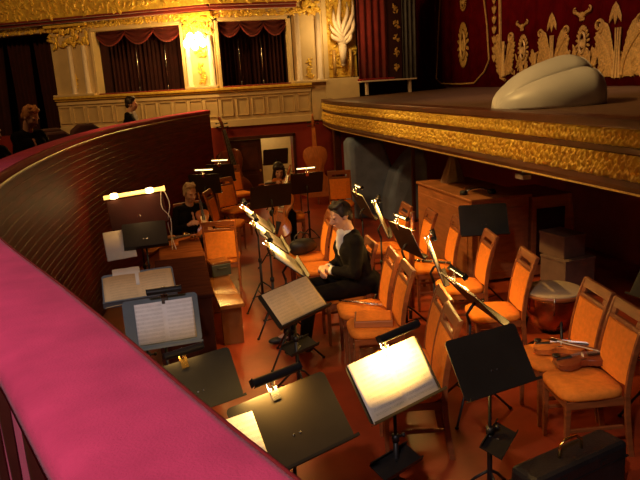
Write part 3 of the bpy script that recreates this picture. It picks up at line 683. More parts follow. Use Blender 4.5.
# ------------------------------------------------------------------ music stands (reader on local -Y side)
def desk_m(zc, tilt, roll=0.0):
    return Matrix.Translation((0, 0, zc)) @ Matrix.Rotation(PI/2-tilt, 4, 'X') @ Matrix.Rotation(roll, 4, 'Z')
def make_stand(label, loc, yaw, zc=1.0, tilt=35, w=.5, h=.34, roll=0.0, m='deskblack', tray=False, legyaw=0.3, group='music stands in the pit', lip=True):
    t = thing('music_stand', label, 'music stand', (loc[0], loc[1], 0), math.radians(yaw), group)
    dm = desk_m(zc, math.radians(tilt), math.radians(roll))
    mb = MB(); r = .025
    poly = []
    for cx, cy, a0 in ((w/2-r, h/2-r, 0), (-w/2+r, h/2-r, 90), (-w/2+r, -h/2+r, 180), (w/2-r, -h/2+r, 270)):
        for q in range(5):
            a = math.radians(a0+q*22.5); poly.append((cx+r*math.cos(a), cy+r*math.sin(a)))
    mb.prism(poly, -.004, .0, dm)
    if lip: mb.box(-w/2, w/2, -h/2-.004, -h/2, -.004, .048, dm); mb.box(-w/2, w/2, -h/2-.004, -h/2+.012, .044, .048, dm)
    else: mb.box(-w/2, w/2, -h/2-.004, -h/2, -.004, .03, dm)
    desk = mb.build('desk', M[m], t)
    mb = MB()
    for x in (-.018, .018): mb.ball((x, -.05, .001), (.006, .006, .003), dm, 1)
    mb.build('rivet', M['chrome'], desk)
    back = dm @ Vector((0, 0, -.03))
    mb = MB(); mb.tube([dm @ Vector((0, -.05, -.004)), dm @ Vector((0, -.05, -.03)), Vector((back.x, back.y+.012, back.z-.1)), Vector((0, .01, zc-.2))], .011, 8); mb.build('tilt_bracket', M['black'], t, smooth=True)
    MB().tube([(0, .01, .42), (0, .01, zc-.18)], .010, 10).build('upper_tube', M['black'], t, smooth=True)
    MB().tube([(0, .01, .12), (0, .01, .56)], .015, 10).build('lower_tube', M['black'], t, smooth=True)
    mb = MB(); mb.tube([(0, .01, .53), (0, .01, .57)], .022, 10); mb.tube([(0, .01, .55), (.05, .01, .55)], .008, 8); mb.ball((.055, .01, .55), .014); mb.build('clamp_knob', M['black'], t, smooth=True)
    for k in range(3):
        a = legyaw+k*2*PI/3; mb = MB()
        mb.tube([(0, .01, .3), (.08*math.cos(a), .01+.08*math.sin(a), .24), (.30*math.cos(a), .01+.30*math.sin(a), .012)], .009, 8); mb.tube([(0, .01, .13), (.15*math.cos(a), .01+.15*math.sin(a), .155)], .006, 6)
        lg = mb.build('leg', M['black'], t, smooth=True)
        MB().ball((.30*math.cos(a), .01+.30*math.sin(a), .012), (.016, .016, .012)).build('rubber_foot', M['black'], lg, smooth=True)
    if tray:
        tm = Matrix.Translation((tray[0], tray[1], tray[2])) @ Matrix.Rotation(math.radians(tray[3]), 4, 'Z') @ Matrix.Rotation(.35, 4, 'X')
        mb = MB(); mb.box(-.15, .15, -.06, .06, -.006, 0, tm); mb.box(-.15, .15, -.066, -.06, -.006, .025, tm); mb.box(-.15, .15, .06, .066, -.006, .025, tm)
        mb.tube([(0, .01, tray[2]), Vector(tray[:3])], .007, 6)
        mb.build('accessory_tray', M['black'], t)
    return t, Matrix.Translation((loc[0], loc[1], 0)) @ Matrix.Rotation(math.radians(yaw), 4, 'Z') @ dm
def score(name, label, m, dm, w=.44, h=.31, off=(0, 0), rot=0.0, single=False, group='open scores on the stands'):
    mw = dm @ Matrix.Translation((off[0], off[1], .004)) @ Matrix.Rotation(math.radians(rot), 4, 'Z')
    o = MB().grid(28, 2, lambda u, v: ((u-.5)*w, (v-.5)*h, (.010*abs(math.sin(2*PI*u))**0.8*(1 if not single else .3)) + .001))
    o = o.build(name, M[m], None, smooth=True, solid=.003, world=mw)
    return tag(o, label, 'sheet music', group)
def lamp(label, dm, h=.34, power=3.0, w=.30, x=0.0, lit=True, spot=True, clip='chrome', group='clip lamps on the music stands', reach=.065):
    """bar shaped stand lamp clipped to the top edge of a desk; dm maps desk coordinates to the world"""
    t = thing('stand_lamp', label, 'lamp', group=group, mw=dm @ Matrix.Translation((x, h/2, 0)))
    mb = MB(); ring = [(math.cos(a)*.022, math.sin(a)*.022) for a in [math.radians(-20+220*i/10) for i in range(11)]]
    outer = ring; inner = [(a*.82, b*.82) for a, b in reversed(ring)]; poly = outer+inner
    mb.loft([[(xx, .043+a, reach+b) for a, b in poly] for xx in (-w/2, w/2)]); mb.box(-w/2-.004, -w/2, .03, .066, reach-.022, reach+.022); mb.box(w/2, w/2+.004, .03, .066, reach-.022, reach+.022)
    mb.build('hood', M['black'], t)
    mb = MB(); mb.tube([(-w/2+.01, .044, reach), (w/2-.01, .044, reach)], .008, 8); mb.build('tube', M['bulb'] if lit else M['whiteplastic'], t, smooth=True)
    mb = MB(); mb.box(-.022, .022, -.05, .012, .004, .009); mb.box(-.022, .022, -.05, .012, -.014, -.009); mb.tube([(-.015, .01, .006), (-.02, .05, .02), (-.01, .062, -.01), (-.015, .01, -.012)], .003, 6); mb.tube([(.015, .01, .006), (.02, .05, .02), (.01, .062, -.01), (.015, .01, -.012)], .003, 6)
    mb.build('spring_clip', M[clip], t)
    mb = MB(); mb.tube([(0, 0, .008), (0, .05, .03), (0, .065, reach*.6), (0, .058, reach)], .006, 8); mb.build('gooseneck', M['chrome'], t, smooth=True)
    if lit and power > 0:
        ld = bpy.data.lights.new('stand_lamp_light', 'AREA'); ld.shape = 'RECTANGLE'; ld.size = w*.9; ld.size_y = .016; ld.energy = power; ld.color = WARM; ld.spread = math.radians(176)
        lo = bpy.data.objects.new('stand_lamp_light', ld); COL.objects.link(lo); lo.parent = t
        lo.matrix_local = Matrix.Translation((0, .036, reach-.024)) @ Matrix.Rotation(math.radians(-48), 4, 'X')
    return t

# the named stands near the viewer
s, d = make_stand('black stand with the bright lamp lit open score, front centre', (-2.2, 3.12), 16, .91, 34, .50, .33, 6, tray=(-.02, -.02, .42, 12))
score('open_score', 'glowing open score under the lamp in the front centre', 'page', d, .47, .33, (.0, -.0), 0)
lamp('clip lamp over the glowing score in the front centre', d, .33, 9.0, .26, .03, reach=.19)
s, d = make_stand('wide empty black desk lit from above, bottom centre beside the rail', (-2.83, 2.80), 21, .93, 40, .56, .36, 2)
lamp('clip lamp on the wide empty desk beside the rail', d, .36, 4.5, .26, -.02, reach=.10)
score('loose_page', 'single bright page at the left of the wide empty desk', 'page', d, .23, .31, (-.29, -.02), -4, True)
s, d = make_stand('empty black stand at the right of the glowing score, lamp unlit', (-1.68, 3.02), 13, .97, 33, .49, .33, 0, tray=(.03, -.03, .50, 32))
s, d = make_stand('black stand with a tan score in front of the man in tails', (-2.42, 4.75), 22, .86, 46, .50, .32, 8, tray=(.06, .05, .46, 10))
score('open_score', 'tan open score on the stand in front of the man in tails', 'pagetan', d, .45, .31, (.01, -.005))
s, d = make_stand('grey stand with a white score nearest the red rail', (-3.40, 4.30), 3, 1.0, 12, .49, .33, 0, m='deskgrey')
score('open_score', 'white score on the grey stand nearest the red rail', 'pagewhite', d, .38, .27, (.02, .0), 0)
lamp('unlit clip lamp on top of the grey stand', d, .33, 0, .22, .03, lit=False)
s, d = make_stand('grey desk lying flat behind the grey stand, holding an old score', (-3.55, 4.86), 1, 1.10, 62, .52, .34, 2, m='deskgrey')
score('open_score', 'cream open score on the flat grey desk by the panelled wall', 'pagetan', d, .50, .31, (0.0, -.02), 1)
score('loose_page', 'half hidden page sticking out behind the cream open score', 'paper', d, .2, .2, (-.08, .11), 0, True)
s, d = make_stand('shiny black empty desk at the rail, beside the floor boards', (-3.22, 3.78), 17, .76, 30, .50, .32, 2, m='black')
lamp('clip lamp with a brass clip in front of the shiny desk at the rail', d, .32, .8, .24, -.05, clip='brass')
s, d = make_stand('black stand before the white sheet, below the wide strip lamp', (-3.54, 7.15), 3, 1.0, 45, .46, .33, 0, m='black')
score('loose_page', 'white sheet with a dark mark at the left of the stand below the strip lamp', 'paper', d @ Matrix.Translation((0, 0, -.03)), .30, .36, (-.27, -.07), 4, True)
# conductor style desk with the wide strip lamp
s, d = make_stand('tall wide dark red desk carrying the lit strip lamp by the wall', (-3.6, 7.55), 8, 1.19, 18, .62, .34, 3, m='blackred')
t = thing('strip_lamp', 'wide glowing strip lamp on the tall desk by the panelled wall', 'lamp', mw=d @ Matrix.Translation((0, .21, .02)))
mb = MB(); mb.box(-.34, .34, -.012, .012, -.04, -.024); mb.build('housing', M['black'], t, bevel=.003)
mb = MB(); mb.loft([[(x, -.026*q, -.03), (x, .026*q, -.03), (x, .02*q, .028), (x, -.02*q, .028)] for x, q in ((-.33, .8), (0, .75), (.3, .85), (.34, 1.3))]); mb.build('diffuser', M['lampglow'], t)
for x in (-.22, .17):
    MB().ball((x, 0, .006), (.06, .034, .034)).build('bulb', M['hotglow'], t, smooth=True)
lw = d @ Vector((0, .2, .12))
light('strip_lamp_light', 'POINT', (lw.x+.05, lw.y-.12, lw.z+.03), 5, (1, .55, .2), None, .08)
for k, (x0, pts) in enumerate(((0, ((.33, .2, 0), (.36, .02, .01), (.30, -.2, -.02), (.33, -.5, -.02), (.36, -.85, -.02))), (1, ((.3, .2, 0), (.27, .0, .01), (.34, -.15, -.01), (.29, -.5, -.02), (.34, -.85, -.02))))):
    pp = smooth_path([(0, 0), (1, 1)], 1); q3 = [d @ Vector(p) for p in pts]; out = []
    for i in range(len(q3)-1):
        a, b, c, e = q3[max(i-1, 0)], q3[i], q3[i+1], q3[min(i+2, len(q3)-1)]
        for j in range(6):
            u = j/6; out.append(.5*((2*b)+(c-a)*u+(2*a-5*b+4*c-e)*u*u+(3*b-a-3*c+e)*u**3))
    out.append(q3[-1])
    tag(MB().tube(out, .005, 6).build('power_cable', M['cable'], smooth=True), ('pale cable hanging straight down from the strip lamp, outer one', 'pale cable looping down from the strip lamp, inner one')[k], 'cable')

# stands of the middle row seen edge on, their yellow pages lit
for (y, zc_, lb) in ((5.62, .97, 'nearest'), (6.42, 1.0, 'middle'), (7.22, 1.03, 'farthest')):
    s, d = make_stand('%s of three edge on stands with yellow lit pages by the red floor' % lb, (-2.31, y), 87, zc_, 50, .66, .34, 0)
    score('open_score', 'yellow lit score, %s of three on the edge on stands by the red floor' % lb, 'page', d, .62, .32)
    lamp('clip lamp over the %s of three yellow lit scores' % lb, d, .34, 9, .26, .1)
# stands between the two right hand chair rows, seen from behind
rowe = [(-1.22, 4.18, .90, 88, 'edge on black stand nearest the bright orange chairs, long silver edge', .62, 6, 42),
        (-1.12, 5.05, .95, 70, 'dark stand behind the flute chair, seen from the back', .50, 9, 20),
        (-1.10, 5.80, .97, 96, 'dark stand by the red bassoon, third along the row behind the man', .48, 8, 24),
        (-1.08, 6.55, 1.02, 72, 'dark stand beyond the man in tails, fourth along its row', .50, 6, 22),
        (-1.05, 7.30, 1.05, 90, 'farthest dark stand of the row beyond the man in tails', .48, 3, 26)]
for (x, y, z_, yw, lb, w_, pw, tl) in rowe:
    s, d = make_stand(lb, (x, y), yw, z_, tl, w_, .33, 0)
    score('open_score', 'open score on the '+lb.split(',')[0].split(' seen')[0].replace('edge on ', ''), 'page', d, .46, .31)
    lamp('clip lamp on the '+lb.split(',')[0], d, .33, pw, .26, .02)
    if w_ > .6:
        mb = MB(); mb.box(-.31, .31, .158, .172, -.006, .008, d); tag(mb.build('silver_ruler', M['chrome'], bevel=.001), 'thin silver strip along the top of the nearest edge on stand', 'strip')
# far stands
far = [(-2.64, 10.6, 1.0, -20, 'black stand with a lit lamp bar beside the grey haired violinist', .50, .25),
       (-2.27, 11.8, 1.0, -20, 'black stand farthest left near the dark door leaf', .50, .15),
       (-1.02, 13.2, 1.05, 4, 'black stand in front of the lit doorway', .52, 0),
       (-1.86, 8.95, .98, 8, 'black stand in front of the dark haired violinist', .60, 0),
       (-1.18, 9.70, 1.0, 4, 'black stand with a white lamp bar right of the dark haired violinist', .52, .25)]
for (x, y, z_, yw, lb, w_, pw) in far:
    s, d = make_stand(lb, (x, y), yw+180, z_, 18, w_, .34, 0)
    if pw: lamp('lamp bar on the '+lb.split(' beside')[0].split(' near')[0].split(' right')[0], d, .34, pw, .30, 0)
# stands at the right, under the stage
s, d = make_stand('dark stand on a thin pole in front of the wooden case', (-.12, 6.10), -14, 1.0, 24, .50, .33, 0, m='black')
s, d = make_stand('black stand at the right photo edge behind the rightmost chair', (.02, 3.72), -80, .98, 30, .45, .3, 0)

# ------------------------------------------------------------------ instruments
def outline(L, up, wa, lo, n=40):
    pts = []
    ctrl = [(0, 0), (0, lo*.62), (L*.10, lo*.96), (L*.22, lo), (L*.36, lo*.80), (L*.45, wa), (L*.58, wa*.99), (L*.68, up*.86), (L*.80, up), (L*.93, up*.90), (L*.995, up*.45), (L, 0)]
    P = [Vector((a, b, 0)) for a, b in ctrl]
    for i in range(1, len(P)-2):
        a, b, c, e = P[i-1], P[i], P[i+1], P[i+2]
        for j in range(5):
            u = j/5; q = .5*((2*b)+(c-a)*u+(2*a-5*b+4*c-e)*u*u+(3*b-a-3*c+e)*u**3); pts.append((q.x, max(.001, q.y)))
    pts.append(ctrl[-2]); half = pts
    return [(x, y) for x, y in half]+[(x, -y) for x, y in reversed(half)]
def make_fiddle(name, label, cat, k, mw, varnish='violin', group=None, endpin=0.0, bout=1.0):
    """body lies in local XY, top facing +Z, neck along +X; k scales a violin"""
    t = thing(name, label, cat, group=group, mw=mw)
    L = .355*k; ol = outline(L, .084*k*bout, .056*k*bout, .104*k*bout); dp = .036*k*(1.0 if k < 2 else 1.35)
    mb = MB(); ins = [(L/2+(x-L/2)*.97, y*.95) for x, y in ol]; ins2 = [(L/2+(x-L/2)*.6, y*.5) for x, y in ol]
    mb.loft([[(x, y, -.012*k) for x, y in ins2], [(x, y, -.003*k) for x, y in ins], [(x, y, 0) for x, y in ol], [(x, y, .004*k) for x, y in ol], [(x, y, .005*k) for x, y in ins], [(x, y, dp-.005*k) for x, y in ins], [(x, y, dp-.004*k) for x, y in ol], [(x, y, dp) for x, y in ol], [(x, y, dp+.003*k) for x, y in ins], [(x, y, dp+.013*k) for x, y in ins2]])
    mb.build('body', M[varnish], t, smooth=False)
    mb = MB(); mb.loft([[(x, -w_, z0), (x, w_, z0), (x, w_*.8, z1), (x, -w_*.8, z1)] for x, w_, z0, z1 in ((L-.02*k, .016*k, dp-.022*k, dp+.008*k), (L+.13*k, .012*k, dp-.012*k, dp+.008*k))]); mb.build('neck', M[varnish], t)
    mb = MB(); mb.loft([[(x, -w_, z0), (x, w_, z0), (x, w_*.85, z0+.006*k), (x, -w_*.85, z0+.006*k)] for x, w_, z0 in ((L*.62, .021*k, dp+.020*k), (L+.13*k, .012*k, dp+.009*k))]); mb.build('fingerboard', M['ebony'], t)
    mb = MB(); pts = [(L+.13*k, 0, dp), (L+.19*k, 0, dp-.004*k)]
    for i in range(16):
        a = PI*.5-i*.42; r = .016*k*(1-i/20); pts.append((L+.205*k+r*math.cos(a)*1.0, 0, dp-.018*k+r*math.sin(a)))
    mb.tube(pts, [.011*k, .010*k]+[.007*k]*16, 8); mb.build('scroll', M[varnish], t, smooth=True)
    for i in range(4):
        x = L+.145*k+.012*k*i; h = 1 if i % 2 else -1; mb = MB(); mb.tube([(x, -h*.012*k, dp), (x, h*.034*k, dp)], [.003*k, .0035*k], 6); mb.ball((x, h*.038*k, dp), (.006*k, .004*k, .009*k)); mb.build('peg', M['ebony'], t, smooth=True)
    mb = MB(); mb.loft([[(L*.53-.003*k, y, dp+.004*k) if zz == 0 else (L*.53-.003*k, y*.8, dp+.034*k-abs(y)*.15) for y, zz in ((-.021*k, 0), (.021*k, 0), (.019*k, 1), (-.019*k, 1))], [(L*.53+.003*k, y, dp+.004*k) if zz == 0 else (L*.53+.003*k, y*.8, dp+.034*k-abs(y)*.15) for y, zz in ((-.021*k, 0), (.021*k, 0), (.019*k, 1), (-.019*k, 1))]]); mb.build('bridge', M['paper'], t)
    mb = MB(); mb.loft([[(x, -w_, z0), (x, w_, z0), (x, w_*.7, z0+.007*k), (x, -w_*.7, z0+.007*k)] for x, w_, z0 in ((.01*k, .008*k, dp+.004*k), (.11*k, .02*k, dp+.018*k))]); mb.build('tailpiece', M['ebony'], t)
    for i in range(4):
        y = (i-1.5)*.0105*k; MB().tube([(.11*k, y, dp+.025*k), (L*.53, y, dp+.036*k), (L+.135*k, y*.5, dp+.017*k)], .0008*k+.0002, 5).build('string', M['string'], t)
    for h in (-1, 1):
        mb = MB(); mb.tube([(L*.43, h*.038*k, dp+.006*k), (L*.46, h*.046*k, dp+.006*k), (L*.53, h*.040*k, dp+.008*k), (L*.60, h*.032*k, dp+.009*k), (L*.63, h*.038*k, dp+.007*k)], .003*k, 6); mb.build('sound_hole', M['ebony'], t)
    if k < 1.5:
        mb = MB(); mb.ball((.025*k, .05*k, dp+.016*k), (.028*k, .034*k, .010*k)); mb.build('chin_rest', M['ebony'], t, smooth=True)
    if endpin: MB().tube([(0, 0, dp*.5), (-endpin, 0, dp*.5)], .008, 8).build('end_pin', M['chrome'], t)
    return t
def bow_(label, a, b, group='violin bows'):
    a, b = Vector(a), Vector(b); dx = (b-a); Ln = dx.length; x = dx.normalized(); y = Vector((0, 0, 1)).cross(x).normalized(); z_ = x.cross(y)
    mw = Matrix(((x.x, y.x, z_.x, a.x), (x.y, y.y, z_.y, a.y), (x.z, y.z, z_.z, a.z), (0, 0, 0, 1)))
    t = thing('violin_bow', label, 'bow', group=group, mw=mw)
    MB().tube([(0, 0, .018), (Ln*.3, 0, .011), (Ln*.6, 0, .010), (Ln*.97, 0, .02)], .004, 6).build('stick', M['violindark'], t, smooth=True)
    MB().box(.04, Ln*.975, -.006, .006, -.002, .001).build('bow_hair', M['hair_white'], t)
    MB().box(.015, .06, -.007, .007, -.003, .018).build('frog', M['ebony'], t, bevel=.002)
    MB().loft([[(Ln*.96, -.004, -.003), (Ln*.985, -.004, -.003), (Ln*.985, .004, -.003), (Ln*.96, .004, -.003)], [(Ln*.955, -.004, .022), (Ln*.97, -.004, .022), (Ln*.97, .004, .022), (Ln*.955, .004, .022)]]).build('bow_tip', M['paper'], t)
    return t
def frame_from(o, x, up):
    x = Vector(x).normalized(); z_ = Vector(up); z_ = (z_-x*z_.dot(x)).normalized(); y = z_.cross(x)
    return Matrix(((x.x, y.x, z_.x, o[0]), (x.y, y.y, z_.y, o[1]), (x.z, y.z, z_.z, o[2]), (0, 0, 0, 1)))
make_fiddle('double_bass', 'orange brown double bass leaning upright at the far red wall', 'double bass', 2.95, frame_from((-.22, 13.05, .16), (.02, .15, 1), (.25, 1, -.1)), 'violin', endpin=.15)
make_fiddle('double_bass', 'dark double bass whose scroll rises before the cream parapet', 'double bass', 3.05, frame_from((-1.80, 13.5, .16), (-.16, .10, 1), (.3, -1, .1)), 'violindark', endpin=.15)
make_fiddle('violin', 'orange violin lying on the chair by the drum', 'violin', 1.0, frame_from((-.80, 4.02, .50), (.55, -.38, .04), (0, 0, 1)))
make_fiddle('violin', 'dark brown violin lying across the rightmost two chairs, under the white bow', 'violin', 1.0, frame_from((-.82, 3.72, .50), (.75, -.18, .05), (0, 0, 1)), 'violindark')
bow_('violin bow with white hair across the rightmost two chairs', (-.70, 3.98, .575), (-.38, 3.38, .60))
make_fiddle('violin', 'orange violin lying behind the black stand below the strip lamp', 'violin', 1.15, frame_from((-3.6, 7.66, .72), (1, .15, .1), (0, -.5, 1)))
make_fiddle('cello', 'brown cello leaning on a chair left of the black bag', 'cello', 1.9, frame_from((-1.75, 9.35, .30), (.35, .35, 1), (-.4, -1, .3)), 'violin', endpin=.3)

# flute on the chair seat
def flute(label, a, b):
    a, b = Vector(a), Vector(b); mw = frame_from(a, b-a, (0, 0, 1)); L = (b-a).length
    t = thing('flute', label, 'flute', mw=mw)
    MB().tube([(0, 0, .012), (L, 0, .012)], .0095, 12).build('tube', M['chrome'], t, smooth=True)
    for i in range(9):
        x = L*.30+i*L*.065; mb = MB(); mb.tube([(x, 0, .02), (x, 0, .027)], .009, 10); mb.build('key', M['chrome'], t, smooth=True)
    MB().box(L*.07, L*.11, -.011, .011, .018, .025).build('lip_plate', M['chrome'], t, bevel=.003)
    MB().tube([(L*.25, .014, .016), (L*.9, .014, .016)], .003, 6).build('key_rod', M['chrome'], t)
flute('silver flute lying on the chair seat beside the man in tails', (-1.83, 5.64, .49), (-1.48, 5.32, .492))
# clarinet like black instrument on the far chair of the right row
def clarinet(label, a, b):
    a, b = Vector(a), Vector(b); mw = frame_from(a, b-a, (0, 0, 1)); L = (b-a).length
    t = thing('clarinet', label, 'clarinet', mw=mw)
    MB().tube([(0, 0, .02), (L*.1, 0, .02), (L*.12, 0, .02), (L*.82, 0, .02), (L*.95, 0, .02), (L, 0, .02)], [.007, .010, .014, .013, .019, .032], 14).build('tube', M['ebony'], t, smooth=True)
    for q in (.12, .22, .5, .8): MB().tube([(L*q, 0, .02), (L*q+.012, 0, .02)], .0165, 14).build('silver_ring', M['chrome'], t, smooth=True)
    for i in range(7): MB().tube([(L*(.28+.07*i), 0, .033), (L*(.28+.07*i), 0, .038)], .008, 10).build('key', M['chrome'], t, smooth=True)
clarinet('black clarinet with silver keys on the orange chair before the wooden case', (-.72, 6.62, .49), (-.36, 6.30, .49))
# flat box and book on the other chair
t = thing('instrument_box', 'flat tan box with a brown rim lying on the orange chair', 'box', (-1.70, 5.02, .489), math.radians(-18))
MB().box(-.16, .16, -.13, .13, 0, .055).build('body', M['casewood'], t, bevel=.006)
MB().box(-.145, .145, -.115, .115, .055, .062).build('lid', M['orange'], t, bevel=.003)
MB().box(-.161, -.155, -.02, .02, .02, .04).build('clasp', M['brass'], t)
# black bag on the far chair
t = thing('shoulder_bag', 'slumped black bag on the farthest chair beyond the man in tails', 'bag', (-1.75, 7.52, .49), .4)
mb = MB(); mb.grid(20, 12, lambda u, v: ((.17+.02*math.sin(5*u*PI))*math.cos(2*PI*u)*math.sin(PI*v)**.6, .13*math.sin(2*PI*u)*math.sin(PI*v)**.6, .09-.09*math.cos(PI*v)+.02*math.sin(9*u+4*v)*math.sin(PI*v)))
bmesh.ops.remove_doubles(mb.bm, verts=mb.bm.verts, dist=.0005); mb.build('body', M['leather'], t, smooth=True)
MB().tube([(-.12, 0, .14), (-.1, .02, .22), (0, .04, .26), (.1, .02, .22), (.12, 0, .14)], .008, 6).build('strap', M['leather'], t, smooth=True)

# drum at the right
t = thing('kettle_drum', 'small kettledrum with a tan head and copper bowl behind the chairs at right', 'drum', (-.17, 4.76, 0))
prof = [(.05, .26)]+[(.235*math.sin(a)**.75, .60-.34*math.cos(a)) for a in [.25+i*(PI/2-.25)/9 for i in range(10)]]
MB().lathe(prof+[(.235, .62), (.05, .62)], 32).build('bowl', M['copper'], t, smooth=True)
MB().lathe([(.245, .615), (.255, .618), (.255, .645), (.242, .65), (.242, .615)], 40).build('hoop', M['chairwood'], t, smooth=True)
MB().lathe([(.001, .640), (.243, .640), (.243, .655), (.235, .662), (.001, .664)], 40).build('head', M['skinhead'], t, smooth=True)
for i in range(6):
    a = i*PI/3; MB().tube([(.25*math.cos(a), .25*math.sin(a), .655), (.262*math.cos(a), .262*math.sin(a), .60), (.235*math.cos(a), .235*math.sin(a), .50)], .007, 6).build('tension_rod', M['chrome'], t, smooth=True)
for i in range(3):
    a = i*2*PI/3+.3; MB().tube([(.2*math.cos(a), .2*math.sin(a), .46), (.26*math.cos(a), .26*math.sin(a), .01)], .012, 8).build('leg', M['black'], t, smooth=True)
MB().lathe([(.17, .1), (.2, .1), (.2, .12), (.17, .12), (.17, .1)], 24).build('base_ring', M['black'], t, smooth=True)

# ------------------------------------------------------------------ cases, cabinets, covers
t = thing('wooden_case', 'large brown wooden instrument case under the stage edge', 'case', (.17, 6.95, 0))
MB().loft([[(0, 0, .03), (0, 1.65, .03), (.75, 1.65, .03), (.75, 0, .03)], [(0, 0, 1.01), (0, 1.65, 1.01), (.75, 1.65, 1.01), (.75, 0, 1.01)]]).build('body', M['casewood'], t, bevel=.01)
MB().box(-.02, .77, -.02, 1.67, 1.01, 1.045).build('lid', M['casewood'], t, bevel=.008)
MB().box(-.012, 0, .1, 1.55, .12, .9).build('side_panel', M['casewood'], t, bevel=.006)
MB().box(.08, .68, -.012, 0, .12, .9).build('end_panel', M['casewood'], t, bevel=.006)
for x in (.06, .69):
    for y in (.06, 1.55): MB().box(x-.03, x+.03, y-.03, y+.03, 0, .03).build('foot', M['black'], t)
t = thing('wooden_cabinet', 'brown cabinet with a sloping right end beside the wooden case', 'cabinet', (.96, 6.95, 0))
MB().loft([[(0, 0, .02), (.62, 0, .02), (.62, .8, .02), (0, .8, .02)], [(0, 0, .98), (.50, 0, .98), (.50, .8, .98), (0, .8, .98)]]).build('body', M['casewood'], t, bevel=.008)
MB().loft([[(.60, -.015, .02), (.645, -.015, .02), (.645, .8, .02), (.60, .8, .02)], [(.48, -.015, 1.0), (.525, -.015, 1.0), (.525, .8, 1.0), (.48, .8, 1.0)]]).build('end_rail', M['casewood'], t, bevel=.006)
MB().box(-.01, .53, -.01, .8, .98, 1.0).build('top', M['casewood'], t, bevel=.005)
MB().box(.06, .44, -.014, 0, .15, .85).build('door', M['darkcase'], t, bevel=.005)
for (x, y, z0, w_, h_, lb, nm) in ((1.05, 6.35, 0, .42, .42, 'low tan box under the stage, just left of the drum', 'storage_box'), (1.02, 6.42, .42, .3, .26, 'smaller tan box on top of the low tan box', 'storage_box')):
    t = thing(nm, lb, 'box', (x, y, z0), .15, 'tan boxes under the stage'); MB().box(-w_/2, w_/2, -.2, .2, 0, h_-.03).build('body', M['tan'], t, bevel=.006); MB().box(-w_/2-.006, w_/2+.006, -.206, .206, h_-.03, h_).build('lid', M['tan'], t, bevel=.005)
# things on top of the case
t = thing('desk_telephone', 'black handset like object with a silver bar on top of the wooden case', 'headset', (.40, 7.25, 1.046), -.25)
MB().tube([(-.16, 0, .03), (-.08, .02, .055), (0, .025, .065), (.08, .02, .055), (.16, 0, .03)], .016, 8).build('band', M['chrome'], t, smooth=True)
for h in (-1, 1): MB().lathe([(.0, 0), (.045, 0), (.05, .02), (.04, .05), (.0, .055)], 16, Matrix.Translation((h*.17, 0, 0))).build('ear_pad', M['leather'], t, smooth=True)
t.name = 'headset'
mb = MB()
def cone(u, v):
    a = 2*PI*u; r = (1-v)**.7; return (.17*r*math.cos(a)*(1+.1*math.sin(5*a)), .11*r*math.sin(a)*(1+.12*math.sin(7*a)), .42*v+.015*math.sin(a*3)*(1-v))
mb.grid(36, 10, cone); bmesh.ops.remove_doubles(mb.bm, verts=mb.bm.verts, dist=.0005)
tag(mb.build('folded_cloth', M['tan'], smooth=True, world=Matrix.Translation((.55, 8.25, 1.046))), 'peaked beige cloth standing on the far end of the wooden case', 'cloth')
# covered harp
t = thing('covered_harp', 'slate blue cloth cover over a harp under the stage', 'harp', (.62, 11.2, 0))
def blob(poly, y0, y1, name):
    mb = MB(); n = len(poly); cx = sum(p[0] for p in poly)/n; cz = sum(p[1] for p in poly)/n
    secs = []
    for q, k in ((0, .82), (.15, .96), (.5, 1.0), (.85, .96), (1, .82)):
        secs.append([(cx+(x-cx)*k, y0+(y1-y0)*q+.03*math.sin(zv*7+x*5), cz+(zv-cz)*k if zv > .05 else 0.0) for x, zv in poly])
    return mb.loft(secs).build(name, M['bluegrey'], t, bevel=.03)
blob([(-.62, 0), (.22, 0), (.30, .5), (.20, .9), (.02, 1.38), (-.05, 1.46), (-.55, 1.46), (-.62, 1.38)], .1, .7, 'column_cover')
blob([(-.1, 0), (.62, 0), (.68, .5), (.66, 1.0), (.58, 1.23), (.46, 1.28), (.32, 1.15), (.05, .85), (-.08, .4)], -.4, .15, 'soundbox_cover')
# working lamp under the stage edge
t = thing('work_lamp', 'small white lamp box fixed under the gilded stage edge', 'lamp', (.12, 5.75, 1.50))
MB().box(-.05, .05, -.07, .07, -.05, .0).build('housing', M['whiteplastic'], t, bevel=.006); MB().tube([(0, 0, 0), (0, 0, .07)], .012, 8).build('bracket', M['whiteplastic'], t)

# long dark cases beside the panelled wall
t = thing('music_cabinet', 'long brown flat topped case in front of the grey haired violinist', 'cabinet', (-3.18, 7.70, 0), math.radians(0))
MB().box(-.22, .22, -.66, .48, 0, .70).build('body', M['tablewood'], t, bevel=.008); MB().box(-.24, .24, -.68, .50, .70, .73).build('top', M['tablewood'], t, bevel=.006)
t = thing('music_cabinet', 'long dark flat topped case beside the shiny bench', 'cabinet', (-3.22, 6.28, 0), math.radians(-1))
MB().box(-.24, .24, -.70, .66, 0, .72).build('body', M['darkcase'], t, bevel=.008); MB().box(-.26, .26, -.72, .68, .72, .75).build('top', M['darkcase'], t, bevel=.006)
t = thing('wooden_bench', 'low shiny brown bench catching the lamp light by the floor', 'bench', (-2.80, 6.72, 0), math.radians(2))
MB().box(-.12, .12, -.64, .64, .41, .45).build('seat', M['benchwood'], t, bevel=.006)
for y in (-.5, .5): MB().box(-.10, .10, y-.025, y+.025, 0, .41).build('leg', M['benchwood'], t, bevel=.004)
MB().box(-.02, .02, -.48, .48, .12, .17).build('stretcher', M['tablewood'], t, bevel=.004)
t = thing('small_case', 'small dark case with a shiny lid standing on the end of the bench', 'case', (-2.79, 7.20, .451), math.radians(12))
MB().box(-.11, .11, -.10, .10, 0, .14).build('body', M['bagblue'], t, bevel=.012); MB().box(-.112, .112, -.102, .102, .14, .165).build('lid', M['benchwood'], t, bevel=.006)
